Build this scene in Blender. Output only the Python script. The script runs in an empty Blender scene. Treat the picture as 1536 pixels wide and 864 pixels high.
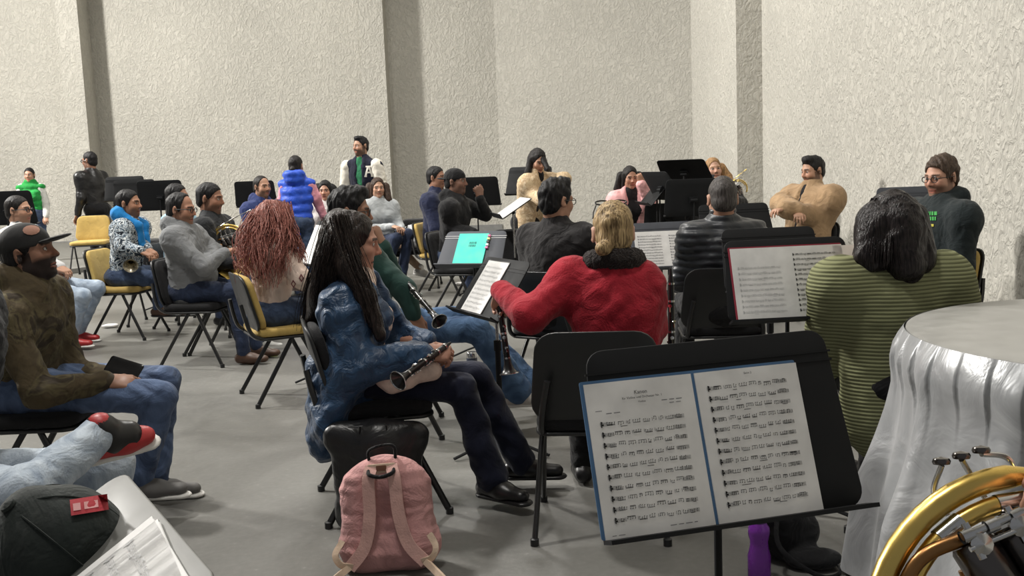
import bpy, math, random
import numpy as np
from mathutils import Vector, Matrix
random.seed(7); RNG = np.random.default_rng(7)
C = bpy.context.scene.collection
pi = math.pi
def V3(*a): return np.array(a if len(a) > 1 else a[0], dtype=float)
def nrm(v):
    v = np.asarray(v, float); return v/(np.linalg.norm(v)+1e-12)
UP = V3(0, 0, 1)
# ------------------------------------------------------------------ camera
EYE = V3(0, 0, 1.38); FPX = 1500.0
_Rm = (Matrix.Rotation(math.radians(83.0), 3, 'X') @ Matrix.Rotation(math.radians(-2.26), 3, 'Z'))
RM = np.array(_Rm)
cam = bpy.data.objects.new('camera', bpy.data.cameras.new('camera')); C.objects.link(cam)
cam.location = EYE; cam.rotation_euler = _Rm.to_euler()
cam.data.sensor_width = 36; cam.data.sensor_fit = 'HORIZONTAL'; cam.data.lens = FPX/1536*36
cam.data.clip_start = 0.05; cam.data.clip_end = 100
bpy.context.scene.camera = cam
def ray(px, py): return RM @ V3((px-768)/FPX, -(py-432)/FPX, -1)
def P(px, py, Y):
    d = ray(px, py); return EYE + d*(Y/d[1])
def G(px, py, z=0.0):
    d = ray(px, py); return EYE + d*((z-EYE[2])/d[2])
# ------------------------------------------------------------------ materials
def _m(name):
    m = bpy.data.materials.new(name); m.use_nodes = True
    nt = m.node_tree; b = nt.nodes['Principled BSDF']; return m, nt, b
def lin(c): return tuple(((x/255)/12.92 if x/255 <= .04045 else ((x/255+.055)/1.055)**2.4) for x in c)
def N(nt, t, **k):
    n = nt.nodes.new(t)
    for a, v in k.items():
        if a.startswith('_'): setattr(n, a[1:], v)
        else: n.inputs[a.replace('__', ' ')].default_value = v
    return n
def coord(nt, out='Object'): return nt.nodes.new('ShaderNodeTexCoord').outputs[out]
def ramp(nt, fac, stops, interp='LINEAR'):
    r = nt.nodes.new('ShaderNodeValToRGB'); r.color_ramp.interpolation = interp
    e = r.color_ramp.elements
    while len(e) < len(stops): e.new(.5)
    for el, (p, c) in zip(e, stops): el.position = p; el.color = (*c, 1)
    nt.links.new(fac, r.inputs[0]); return r.outputs[0]
MATS = {}
def plain(name, rgb, rough=.5, metal=0, spec=.5, coat=0):
    if name in MATS: return MATS[name]
    m, nt, b = _m(name); c = lin(rgb)
    b.inputs['Roughness'].default_value = rough; b.inputs['Metallic'].default_value = metal
    b.inputs['Specular IOR Level'].default_value = spec; b.inputs['Coat Weight'].default_value = coat
    n = N(nt, 'ShaderNodeTexNoise', Scale=14.0, Detail=3.0); nt.links.new(coord(nt), n.inputs['Vector'])
    col = ramp(nt, n.outputs['Fac'], [(.3, tuple(x*.88 for x in c)), (.7, tuple(min(1, x*1.08) for x in c))])
    nt.links.new(col, b.inputs['Base Color'])
    r = ramp(nt, n.outputs['Fac'], [(.3, (max(0, rough-.06),)*3), (.7, (min(1, rough+.06),)*3)])
    nt.links.new(r, b.inputs['Roughness'])
    MATS[name] = m; return m
def fabric(name, rgb, rough=.85, fold=.6, fs=9.0, weave=0.0, rgb2=None, var=.16, sheen=.1, spec=.25):
    if name in MATS: return MATS[name]
    m, nt, b = _m(name); c = lin(rgb); co = coord(nt)
    b.inputs['Roughness'].default_value = rough; b.inputs['Specular IOR Level'].default_value = spec
    b.inputs['Sheen Weight'].default_value = sheen
    n = N(nt, 'ShaderNodeTexNoise', Scale=fs, Detail=4.0, Distortion=1.2); nt.links.new(co, n.inputs['Vector'])
    c2 = lin(rgb2) if rgb2 else tuple(min(1, x*(1+var)) for x in c)
    col = ramp(nt, n.outputs['Fac'], [(.32, tuple(x*(1-var) for x in c)), (.68, c2)])
    nt.links.new(col, b.inputs['Base Color'])
    bp = N(nt, 'ShaderNodeBump', Strength=fold, Distance=.03); nt.links.new(n.outputs['Fac'], bp.inputs['Height'])
    last = bp
    if weave > 0:
        w = N(nt, 'ShaderNodeTexNoise', Scale=160.0, Detail=2.0); nt.links.new(co, w.inputs['Vector'])
        bp2 = N(nt, 'ShaderNodeBump', Strength=weave, Distance=.004)
        nt.links.new(w.outputs['Fac'], bp2.inputs['Height']); nt.links.new(bp.outputs[0], bp2.inputs['Normal']); last = bp2
    nt.links.new(last.outputs[0], b.inputs['Normal'])
    MATS[name] = m; return m
def camo(name, cols, scale=16.0, rough=.85, interp='CONSTANT'):
    if name in MATS: return MATS[name]
    m, nt, b = _m(name); co = coord(nt)
    n = N(nt, 'ShaderNodeTexNoise', Scale=scale, Detail=3.0, Distortion=1.6); nt.links.new(co, n.inputs['Vector'])
    k = len(cols); st = [(0 if i == 0 else .34+.32*i/k, lin(c)) for i, c in enumerate(cols)]
    nt.links.new(ramp(nt, n.outputs['Fac'], st, interp), b.inputs['Base Color'])
    b.inputs['Roughness'].default_value = rough; b.inputs['Specular IOR Level'].default_value = .2
    f = N(nt, 'ShaderNodeTexNoise', Scale=8.0, Detail=3.0, Distortion=1.0); nt.links.new(co, f.inputs['Vector'])
    bp = N(nt, 'ShaderNodeBump', Strength=.6, Distance=.03); nt.links.new(f.outputs['Fac'], bp.inputs['Height'])
    nt.links.new(bp.outputs[0], b.inputs['Normal']); MATS[name] = m; return m
def knit(name, rgb, period=.0135):
    if name in MATS: return MATS[name]
    m, nt, b = _m(name); c = lin(rgb); co = coord(nt)
    w = N(nt, 'ShaderNodeTexWave', Scale=2*pi/(20*period), Distortion=1.2, Detail=1.0)
    w.inputs['Detail Scale'].default_value = .12
    w.bands_direction = 'Z'; nt.links.new(co, w.inputs['Vector'])
    nt.links.new(ramp(nt, w.outputs['Fac'], [(.0, tuple(x*.45 for x in c)), (.38, c), (1, tuple(x*1.1 for x in c))]), b.inputs['Base Color'])
    b.inputs['Roughness'].default_value = .95; b.inputs['Specular IOR Level'].default_value = .1
    bp = N(nt, 'ShaderNodeBump', Strength=.8, Distance=.004); nt.links.new(w.outputs['Fac'], bp.inputs['Height'])
    nt.links.new(bp.outputs[0], b.inputs['Normal']); MATS[name] = m; return m
def hairmat(name, rgb, rgb2=None, rough=.5):
    if name in MATS: return MATS[name]
    m, nt, b = _m(name); c = lin(rgb); co = coord(nt)
    mp = N(nt, 'ShaderNodeMapping'); mp.inputs['Scale'].default_value = (150, 150, 14); nt.links.new(co, mp.inputs[0])
    n = N(nt, 'ShaderNodeTexNoise', Scale=1.0, Detail=3.0, Distortion=.6); nt.links.new(mp.outputs[0], n.inputs['Vector'])
    c2 = lin(rgb2) if rgb2 else tuple(x*1.8+.004 for x in c)
    nt.links.new(ramp(nt, n.outputs['Fac'], [(.35, tuple(x*.55 for x in c)), (.65, c2)]), b.inputs['Base Color'])
    b.inputs['Roughness'].default_value = rough; b.inputs['Specular IOR Level'].default_value = .22
    bp = N(nt, 'ShaderNodeBump', Strength=.8, Distance=.006); nt.links.new(n.outputs['Fac'], bp.inputs['Height'])
    nt.links.new(bp.outputs[0], b.inputs['Normal']); MATS[name] = m; return m
def skinmat():
    if 'skin' in MATS: return MATS['skin']
    m, nt, b = _m('skin'); a = nt.nodes.new('ShaderNodeVertexColor'); a.layer_name = 'Col'
    nt.links.new(a.outputs[0], b.inputs['Base Color']); b.inputs['Roughness'].default_value = .48
    b.inputs['Specular IOR Level'].default_value = .35
    n = N(nt, 'ShaderNodeTexNoise', Scale=220.0, Detail=2.0); nt.links.new(coord(nt), n.inputs['Vector'])
    bp = N(nt, 'ShaderNodeBump', Strength=.12, Distance=.002); nt.links.new(n.outputs['Fac'], bp.inputs['Height'])
    nt.links.new(bp.outputs[0], b.inputs['Normal']); MATS['skin'] = m; return m
def stucco(name, rgb, sc=13.0, st=.5):
    m, nt, b = _m(name); c = lin(rgb); co = coord(nt)
    n = N(nt, 'ShaderNodeTexNoise', Scale=sc, Detail=5.0, Roughness=.55, Distortion=1.4)
    mp = N(nt, 'ShaderNodeMapping'); mp.inputs['Scale'].default_value = (1, 1, .72); nt.links.new(co, mp.inputs[0])
    nt.links.new(mp.outputs[0], n.inputs['Vector'])
    g = N(nt, 'ShaderNodeTexNoise', Scale=.55, Detail=3.0); nt.links.new(co, g.inputs['Vector'])
    r1 = ramp(nt, n.outputs['Fac'], [(.36, tuple(x*.90 for x in c)), (.56, c)])
    r2 = ramp(nt, g.outputs['Fac'], [(.3, (.88,)*3), (.7, (1, 1, 1))])
    mx = N(nt, 'ShaderNodeMix', _data_type='RGBA', _blend_type='MULTIPLY'); mx.inputs[0].default_value = 1
    nt.links.new(r1, mx.inputs[6]); nt.links.new(r2, mx.inputs[7]); nt.links.new(mx.outputs[2], b.inputs['Base Color'])
    hr = ramp(nt, n.outputs['Fac'], [(.38, (0,)*3), (.6, (1,)*3)])
    bp = N(nt, 'ShaderNodeBump', Strength=st, Distance=.035); nt.links.new(hr, bp.inputs['Height'])
    nt.links.new(bp.outputs[0], b.inputs['Normal']); b.inputs['Roughness'].default_value = .9
    b.inputs['Specular IOR Level'].default_value = .15; return m
def concrete(name, rgb):
    m, nt, b = _m(name); c = lin(rgb); co = coord(nt)
    n1 = N(nt, 'ShaderNodeTexNoise', Scale=.9, Detail=7.0, Roughness=.62, Distortion=.8); nt.links.new(co, n1.inputs['Vector'])
    r1 = ramp(nt, n1.outputs['Fac'], [(.3, tuple(x*.72 for x in c)), (.52, c), (.75, tuple(x*1.22 for x in c))])
    n2 = N(nt, 'ShaderNodeTexVoronoi', Scale=2.6); nt.links.new(co, n2.inputs['Vector'])
    n3 = N(nt, 'ShaderNodeTexNoise', Scale=38.0, Detail=4.0); nt.links.new(co, n3.inputs['Vector'])
    r3 = ramp(nt, n3.outputs['Fac'], [(.3, (.88,)*3), (.66, (1,)*3), (.76, (1.35,)*3)])
    r2 = ramp(nt, n2.outputs['Distance'], [(.0, (2.2,)*3), (.035, (1,)*3)])
    mx = N(nt, 'ShaderNodeMix', _data_type='RGBA', _blend_type='MULTIPLY'); mx.inputs[0].default_value = 1
    my = N(nt, 'ShaderNodeMix', _data_type='RGBA', _blend_type='MULTIPLY'); my.inputs[0].default_value = .5
    nt.links.new(r1, mx.inputs[6]); nt.links.new(r3, mx.inputs[7])
    nt.links.new(mx.outputs[2], my.inputs[6]); nt.links.new(r2, my.inputs[7]); nt.links.new(my.outputs[2], b.inputs['Base Color'])
    rr = ramp(nt, n1.outputs['Fac'], [(.3, (.34,)*3), (.7, (.55,)*3)]); nt.links.new(rr, b.inputs['Roughness'])
    bp = N(nt, 'ShaderNodeBump', Strength=.12, Distance=.01); nt.links.new(n3.outputs['Fac'], bp.inputs['Height'])
    nt.links.new(bp.outputs[0], b.inputs['Normal']); b.inputs['Specular IOR Level'].default_value = .45; return m
# ------------------------------------------------------------------ objects and tags
def tag(o, label=None, cat=None, group=None, kind=None):
    if label: o['label'] = label
    if cat: o['category'] = cat
    if group: o['group'] = group
    if kind: o['kind'] = kind
    return o
def link(o, parent=None):
    C.objects.link(o)
    if parent is not None: o.parent = parent
    return o
def thing(name, label, cat, loc=(0, 0, 0), rz=0, group=None):
    o = bpy.data.objects.new(name, None); link(o); o.location = loc; o.rotation_euler = (0, 0, rz)
    o.empty_display_size = .1; return tag(o, label, cat, group)
def mesh_np(name, V, F, mat, parent=None, smooth=True, col=None, loc=None):
    V = np.asarray(V, np.float32); me = bpy.data.meshes.new(name)
    if isinstance(F, np.ndarray):
        n, k = F.shape
        me.vertices.add(len(V)); me.vertices.foreach_set('co', V.ravel())
        me.loops.add(n*k); me.loops.foreach_set('vertex_index', F.astype(np.int32).ravel())
        me.polygons.add(n); me.polygons.foreach_set('loop_start', np.arange(0, n*k, k, dtype=np.int32))
        me.update(calc_edges=True); me.validate()
    else:
        me.from_pydata(V.tolist(), [], F); me.update()
    if smooth: me.polygons.foreach_set('use_smooth', np.ones(len(me.polygons), bool))
    if col is not None:
        at = me.color_attributes.new('Col', 'FLOAT_COLOR', 'POINT')
        at.data.foreach_set('color', np.hstack([col, np.ones((len(V), 1))]).astype(np.float32).ravel())
    me.materials.append(mat)
    o = bpy.data.objects.new(name, me); link(o, parent)
    if loc is not None: o.location = loc
    return o
class MB:
    """collects shapes into one mesh"""
    def __init__(s): s.V = []; s.F = []; s.n = 0
    def add(s, V, F):
        V = np.asarray(V, float); s.V.append(V); s.F += [tuple(i+s.n for i in f) for f in F]; s.n += len(V); return s
    def tube(s, pts, r, seg=10, flat=None, close=False):
        pts = [np.asarray(p, float) for p in pts]; n = len(pts)
        rs = r if isinstance(r, (list, tuple, np.ndarray)) else [r]*n
        V = []; F = []; ref = None
        for i, p in enumerate(pts):
            if close: t = nrm(pts[(i+1) % n]-pts[i-1])
            else: t = nrm(pts[min(i+1, n-1)]-pts[max(i-1, 0)])
            if ref is None:
                a = np.cross(t, UP if abs(t[2]) < .9 else V3(1, 0, 0)); ref = nrm(a)
            ref = nrm(ref-t*np.dot(ref, t)); b = np.cross(t, ref)
            fl = flat or 1
            for k in range(seg):
                an = 2*pi*k/seg; V.append(p+rs[i]*(ref*math.cos(an)+b*math.sin(an)*fl))
        m = n if close else n-1
        for i in range(m):
            for k in range(seg):
                a = i*seg+k; b2 = i*seg+(k+1) % seg; j = ((i+1) % n)*seg
                F.append((a, b2, j+(k+1) % seg, j+k))
        if not close:
            F.append(tuple(range(seg))[::-1]); F.append(tuple((n-1)*seg+k for k in range(seg)))
        return s.add(V, F)
    def lathe(s, prof, a, b, seg=24):
        """prof: list of (t along a->b in metres, radius)"""
        a = np.asarray(a, float); t = nrm(np.asarray(b, float)-a)
        pts = [a+t*p for p, _ in prof]; x = nrm(np.cross(t, UP if abs(t[2]) < .9 else V3(1, 0, 0))); y = np.cross(t, x)
        V = []; F = []
        for p, (_, r) in zip(pts, prof):
            for k in range(seg):
                an = 2*pi*k/seg; V.append(p+r*(x*math.cos(an)+y*math.sin(an)))
        for i in range(len(prof)-1):
            for k in range(seg):
                F.append((i*seg+k, i*seg+(k+1) % seg, (i+1)*seg+(k+1) % seg, (i+1)*seg+k))
        return s.add(V, F)
    def box(s, c, sz, R=None):
        c = np.asarray(c, float); V = []
        for x in (-.5, .5):
            for y in (-.5, .5):
                for z in (-.5, .5):
                    v = V3(x*sz[0], y*sz[1], z*sz[2]); V.append(c+(R @ v if R is not None else v))
        return s.add(V, [(0, 1, 3, 2), (4, 6, 7, 5), (0, 4, 5, 1), (2, 3, 7, 6), (0, 2, 6, 4), (1, 5, 7, 3)])
    def slab(s, outline, t, bevel, fn):
        """outline: 2D loop; thickness t; fn(u, v, w) -> point"""
        o = np.asarray(outline, float); n = len(o); c = o.mean(0)
        nx = np.roll(o, -1, 0)-np.roll(o, 1, 0); nn = np.stack([nx[:, 1], -nx[:, 0]], 1); nn /= np.linalg.norm(nn, axis=1)[:, None]+1e-9
        if np.sum((o-c)*nn) < 0: nn = -nn
        lay = [(-t/2, -bevel), (-t/2+bevel*.3, -bevel*.3), (-t/2+bevel, 0), (t/2-bevel, 0), (t/2-bevel*.3, -bevel*.3), (t/2, -bevel)] if bevel > 0 else [(-t/2, 0), (t/2, 0)]
        V = []; F = []
        for w, off in lay:
            for p in o+nn*off: V.append(fn(p[0], p[1], w))
        L = len(lay)
        for i in range(L-1):
            for k in range(n): F.append((i*n+k, i*n+(k+1) % n, (i+1)*n+(k+1) % n, (i+1)*n+k))
        for base, w, off, rev in ((0, lay[0][0], lay[0][1], True), ((L-1)*n, lay[-1][0], lay[-1][1], False)):
            prev = list(range(base, base+n))
            for sc in (.66, .33):
                st = len(V)
                for p in (o+nn*off-c)*sc+c: V.append(fn(p[0], p[1], w))
                cur = list(range(st, st+n))
                for k in range(n):
                    q = (prev[k], prev[(k+1) % n], cur[(k+1) % n], cur[k]); F.append(q[::-1] if rev else q)
                prev = cur
            V.append(fn(c[0], c[1], w)); ci = len(V)-1
            for k in range(n):
                q = (prev[k], prev[(k+1) % n], ci); F.append(q[::-1] if rev else q)
        return s.add(V, F)
    def quad2(s, quads, fn):
        for q in quads: s.add([fn(*p) for p in q], [tuple(range(len(q)))])
        return s
    def build(s, name, mat, parent=None, smooth=True, loc=None):
        if not s.V: return None
        o = mesh_np(name, np.vstack(s.V), s.F, mat, parent, smooth, loc=loc)
        if smooth and hasattr(o.data, 'set_sharp_from_angle'): o.data.set_sharp_from_angle(angle=math.radians(45))
        return o
def rrect(w0, w1, h, r, n=5):
    """rounded trapezoid: bottom width w0, top width w1, centred"""
    pts = []
    for cx, cy, a0, w in ((1, -1, -90, w0), (1, 1, 0, w1), (-1, 1, 90, w1), (-1, -1, 180, w0)):
        for k in range(n+1):
            a = math.radians(a0+90*k/n); pts.append((cx*(w/2-r)+r*math.cos(a), cy*(h/2-r)+r*math.sin(a)))
    return pts
def ring(c, x, y, r, n=40, a0=0, a1=360):
    c = np.asarray(c, float); return [c+r*(np.asarray(x)*math.cos(math.radians(a0+(a1-a0)*k/n))+np.asarray(y)*math.sin(math.radians(a0+(a1-a0)*k/n))) for k in range(n+(0 if abs(a1-a0) == 360 else 1))]
def spline(pts, n=8):
    """Catmull-Rom through points"""
    p = [np.asarray(q, float) for q in pts]; p = [2*p[0]-p[1]]+p+[2*p[-1]-p[-2]]; out = []
    for i in range(1, len(p)-2):
        for k in range(n):
            t = k/n; out.append(.5*((2*p[i])+(-p[i-1]+p[i+1])*t+(2*p[i-1]-5*p[i]+4*p[i+1]-p[i+2])*t*t+(-p[i-1]+3*p[i]-3*p[i+1]+p[i+2])*t**3))
    out.append(p[-2]); return out
def text_vf(txt, size):
    cu = bpy.data.curves.new('t', 'FONT'); cu.body = txt; cu.size = size; cu.align_x = 'CENTER'; cu.align_y = 'CENTER'
    cu.resolution_u = 2
    o = bpy.data.objects.new('t', cu); C.objects.link(o); dg = bpy.context.evaluated_depsgraph_get()
    me = o.evaluated_get(dg).to_mesh(); V = [tuple(v.co) for v in me.vertices]; F = [tuple(p.vertices) for p in me.polygons]
    o.evaluated_get(dg).to_mesh_clear(); bpy.data.objects.remove(o); bpy.data.curves.remove(cu); return V, F
# ------------------------------------------------------------------ implicit surfaces
class SDF:
    def __init__(s): s.p = []
    def cap(s, a, b, ra, rb=None, k=.02, flat=None, op='u'):
        s.p.append(('c', V3(a), V3(b), ra, ra if rb is None else rb, flat, k, op)); return s
    def ell(s, c, r, k=.02, R=None, op='u'):
        s.p.append(('e', V3(c), V3(r), R, None, None, k, op)); return s
    def chain(s, pts, k=.02, flat=None):
        for (p, r), (q, t) in zip(pts, pts[1:]): s.cap(p, q, r, t, k, flat)
        return s
    def mesh(s, h):
        lo = np.full(3, 1e9); hi = -lo
        def bb(p):
            if p[0] == 'c':
                r = max(p[3], p[4]); return np.minimum(p[1], p[2])-r, np.maximum(p[1], p[2])+r
            r = p[2] if p[3] is None else np.full(3, max(p[2])); return p[1]-r, p[1]+r
        for p in s.p:
            if p[7] == 'u': a, b = bb(p); lo = np.minimum(lo, a); hi = np.maximum(hi, b)
        lo -= 3*h; hi += 3*h; n = np.ceil((hi-lo)/h).astype(int)+1
        D = np.full(n, 1.0, np.float32); ax = [lo[i]+h*np.arange(n[i]) for i in range(3)]
        for p in s.p:
            k = p[6]; a, b = bb(p); m = k+2.5*h
            i0 = np.clip(np.floor((a-m-lo)/h).astype(int), 0, n-1); i1 = np.clip(np.ceil((b+m-lo)/h).astype(int)+1, 1, n)
            if np.any(i1 <= i0): continue
            sl = tuple(slice(i0[i], i1[i]) for i in range(3))
            X = ax[0][sl[0]][:, None, None]; Y = ax[1][sl[1]][None, :, None]; Z = ax[2][sl[2]][None, None, :]
            if p[0] == 'c':
                ba = p[2]-p[1]; l2 = ba @ ba+1e-12
                x, y, z = X-p[1][0], Y-p[1][1], Z-p[1][2]
                t = np.clip((x*ba[0]+y*ba[1]+z*ba[2])/l2, 0, 1)
                vx, vy, vz = x-t*ba[0], y-t*ba[1], z-t*ba[2]; sc = 1.0
                if p[5] is not None:
                    nn, f = p[5]; dn = (vx*nn[0]+vy*nn[1]+vz*nn[2])*(1/f-1); vx = vx+dn*nn[0]; vy = vy+dn*nn[1]; vz = vz+dn*nn[2]
                d = np.sqrt(vx*vx+vy*vy+vz*vz)-(p[3]+(p[4]-p[3])*t)
            else:
                x, y, z = X-p[1][0], Y-p[1][1], Z-p[1][2]
                if p[3] is not None:
                    R = p[3]; x, y, z = (x*R[0, i]+y*R[1, i]+z*R[2, i] for i in range(3))
                r = p[2]; k0 = np.sqrt((x/r[0])**2+(y/r[1])**2+(z/r[2])**2)
                k1 = np.sqrt((x/r[0]**2)**2+(y/r[1]**2)**2+(z/r[2]**2)**2)+1e-9; d = k0*(k0-1)/k1
            A = D[sl]
            if p[7] == 'u':
                q = np.maximum(k-np.abs(A-d), 0); D[sl] = np.minimum(A, d)-q*q/(4*k)
            else:
                d = -d; q = np.maximum(k-np.abs(A-d), 0); D[sl] = np.maximum(A, d)+q*q/(4*k)
        return surfnet(D, lo, h)
def surfnet(D, lo, h):
    n = D.shape; ins = D < 0
    def crn(a, i, j, k): return a[i:n[0]-1+i, j:n[1]-1+j, k:n[2]-1+k]
    cnt = sum(crn(ins, i, j, k).astype(np.int8) for i in (0, 1) for j in (0, 1) for k in (0, 1))
    act = (cnt > 0) & (cnt < 8); idx = np.argwhere(act)
    if len(idx) == 0: return np.zeros((0, 3)), np.zeros((0, 4), int)
    vid = np.full(act.shape, -1, np.int32); vid[act] = np.arange(len(idx))
    cv = {(i, j, k): D[idx[:, 0]+i, idx[:, 1]+j, idx[:, 2]+k] for i in (0, 1) for j in (0, 1) for k in (0, 1)}
    acc = np.zeros((len(idx), 3)); w = np.zeros(len(idx))
    for a in cv:
        for d in range(3):
            if a[d] == 0:
                b = list(a); b[d] = 1; b = tuple(b); va, vb = cv[a], cv[b]; m = (va < 0) != (vb < 0)
                t = np.where(m, va/np.where(m, va-vb, 1), 0); p = np.array(a, float)[None]+np.zeros((len(idx), 3)); p[:, d] = t
                acc += p*m[:, None]; w += m
    V = (idx+acc/w[:, None])*h+lo; Fs = []
    for d in range(3):
        s0 = [slice(1, n[i]-1) for i in range(3)]; s1 = list(s0); s0[d] = slice(0, n[d]-1); s1[d] = slice(1, n[d])
        a, b = ins[tuple(s0)], ins[tuple(s1)]; ch = np.argwhere(a != b)
        if len(ch) == 0: continue
        off = np.ones(3, int); off[d] = 0; ch = ch+off; sg = ins[ch[:, 0], ch[:, 1], ch[:, 2]]
        u, v = (d+1) % 3, (d+2) % 3; q = []
        for du, dv in ((0, 0), (1, 0), (1, 1), (0, 1)):
            c = ch.copy(); c[:, u] -= du; c[:, v] -= dv; q.append(vid[c[:, 0], c[:, 1], c[:, 2]])
        q = np.stack(q, 1); q[~sg] = q[~sg][:, ::-1]; Fs.append(q)
    return V, np.vstack(Fs)
def normals(V, F):
    c = np.cross(V[F[:, 2]]-V[F[:, 0]], V[F[:, 3]]-V[F[:, 1]]); Nn = np.zeros_like(V)
    for k in range(4): np.add.at(Nn, F[:, k], c)
    return Nn/(np.linalg.norm(Nn, axis=1)[:, None]+1e-12)
def wav(V, f, seed=0):
    r = np.random.default_rng(seed); out = np.zeros(len(V))
    for i in range(5):
        a = r.normal(size=3); a = a/np.linalg.norm(a)*f*(.7+.35*i); b = r.normal(size=3)*f*.5
        out += np.sin(V @ a+1.7*np.sin(V @ b+r.uniform(0, 6))+r.uniform(0, 6))/(1+.5*i)
    return out/2.6
# ------------------------------------------------------------------ room
WALL = stucco('rough stucco', (192, 189, 180)); FLOOR = concrete('polished concrete', (115, 114, 110))
def prism(name, poly, z0, z1, mat, kind='structure'):
    n = len(poly); V = [(x, y, z0) for x, y in poly]+[(x, y, z1) for x, y in poly]
    F = [tuple(range(n))[::-1], tuple(range(n, 2*n))]+[(k, (k+1) % n, n+(k+1) % n, n+k) for k in range(n)]
    o = mesh_np(name, V, F, mat, smooth=False); o['kind'] = kind; return o
prism('floor', [(-17, -3), (6, -3), (6, 23), (-17, 23)], -.1, 0, FLOOR)
HC = 8.6
prism('wall_back', [(-16.6, 21), (-.15, 21), (-.15, 21.6), (-16.6, 21.6)], 0, HC, WALL)
prism('wall_back_right', [(-.15, 21), (4.6, 19.0), (4.8, 19.5), (-.15, 21.6)], 0, HC, WALL)
prism('wall_left', [(-16.9, -3), (-16.4, -3), (-16.4, 21), (-16.9, 21)], 0, HC, WALL)
prism('wall_right', [(2.72, -1), (3.2, -1), (3.75, 13.4), (3.4, 13.4)], 0, HC, WALL)
prism('wall_right_far', [(3.4, 16.2), (3.9, 16.2), (4.7, 19.1), (4.3, 19.1)], 0, HC, WALL)
prism('trim_1', [(-8.85, 20.45), (-8.42, 20.45), (-8.42, 21.02), (-8.85, 21.02)], 0, HC, WALL)
prism('trim_2', [(-2.85, 20.45), (-2.36, 20.45), (-2.36, 21.02), (-2.85, 21.02)], 0, HC, WALL)
prism('trim_3', [(3.06, 13.38), (3.8, 13.38), (3.8, 16.3), (3.01, 16.3)], 0, HC, WALL)
CEIL = plain('white painted ceiling', (205, 203, 198), .9)
prism('ceiling', [(-17, -3), (6, -3), (6, 22), (-17, 22)], HC, HC+.2, CEIL)
SKIRT = plain('grey painted skirting', (126, 126, 124), .6)
prism('baseboard_back', [(-16.4, 20.97), (-.15, 20.97), (-.15, 21.0), (-16.4, 21.0)], 0, .16, SKIRT)
prism('baseboard_right', [(-.15, 20.97), (4.4, 19.06), (4.4, 19.09), (-.15, 21.0)], 0, .05, SKIRT)
# low two-step platform in the far left corner
def line_poly(p, q):
    d = (q-p)/np.linalg.norm(q-p); a = p+d*((-16.4-p[0])/d[0]); b = p+d*((20.95-p[1])/d[1])
    return [tuple(a[:2]), tuple(b[:2]), (-16.4, 20.95)]
prism('platform_step', line_poly(G(152, 434), G(208, 421)), 0.001, .07, FLOOR)
prism('platform', line_poly(G(77, 415, .07), G(127, 408, .07)), .0705, .14, FLOOR)
# lights: ceiling fixtures
def area(name, loc, size, power, rgb=(1, .97, .92), target=None):
    l = bpy.data.lights.new(name, 'AREA'); l.shape = 'RECTANGLE'; l.size = size[0]; l.size_y = size[1]; l.energy = power; l.color = rgb
    o = bpy.data.objects.new(name, l); C.objects.link(o); o.location = loc
    if target is not None: o.rotation_euler = (Vector(target)-Vector(loc)).to_track_quat('-Z', 'Y').to_euler()
    return o
area('ceiling_light', (-13.2, 12.0, 8.0), (1.2, 1.2), 2600, target=(-2, 14, 1))
area('ceiling_light', (-4.2, 6.5, 8.0), (.6, .6), 560, target=(-.8, 6.5, 0))
area('ceiling_light', (-1.2, 12.5, 8.0), (.8, .8), 330, target=(-.6, 12.5, 0))
area('ceiling_light', (-1.0, 2.5, 8.0), (.8, .8), 200, target=(.4, 3, 0))
w = bpy.data.worlds.new('world'); bpy.context.scene.world = w; w.use_nodes = True
w.node_tree.nodes['Background'].inputs[0].default_value = (.95, .97, 1, 1); w.node_tree.nodes['Background'].inputs[1].default_value = .2
vs = bpy.context.scene.view_settings; vs.view_transform = 'Standard'; vs.look = 'None'; vs.exposure = .0
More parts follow.
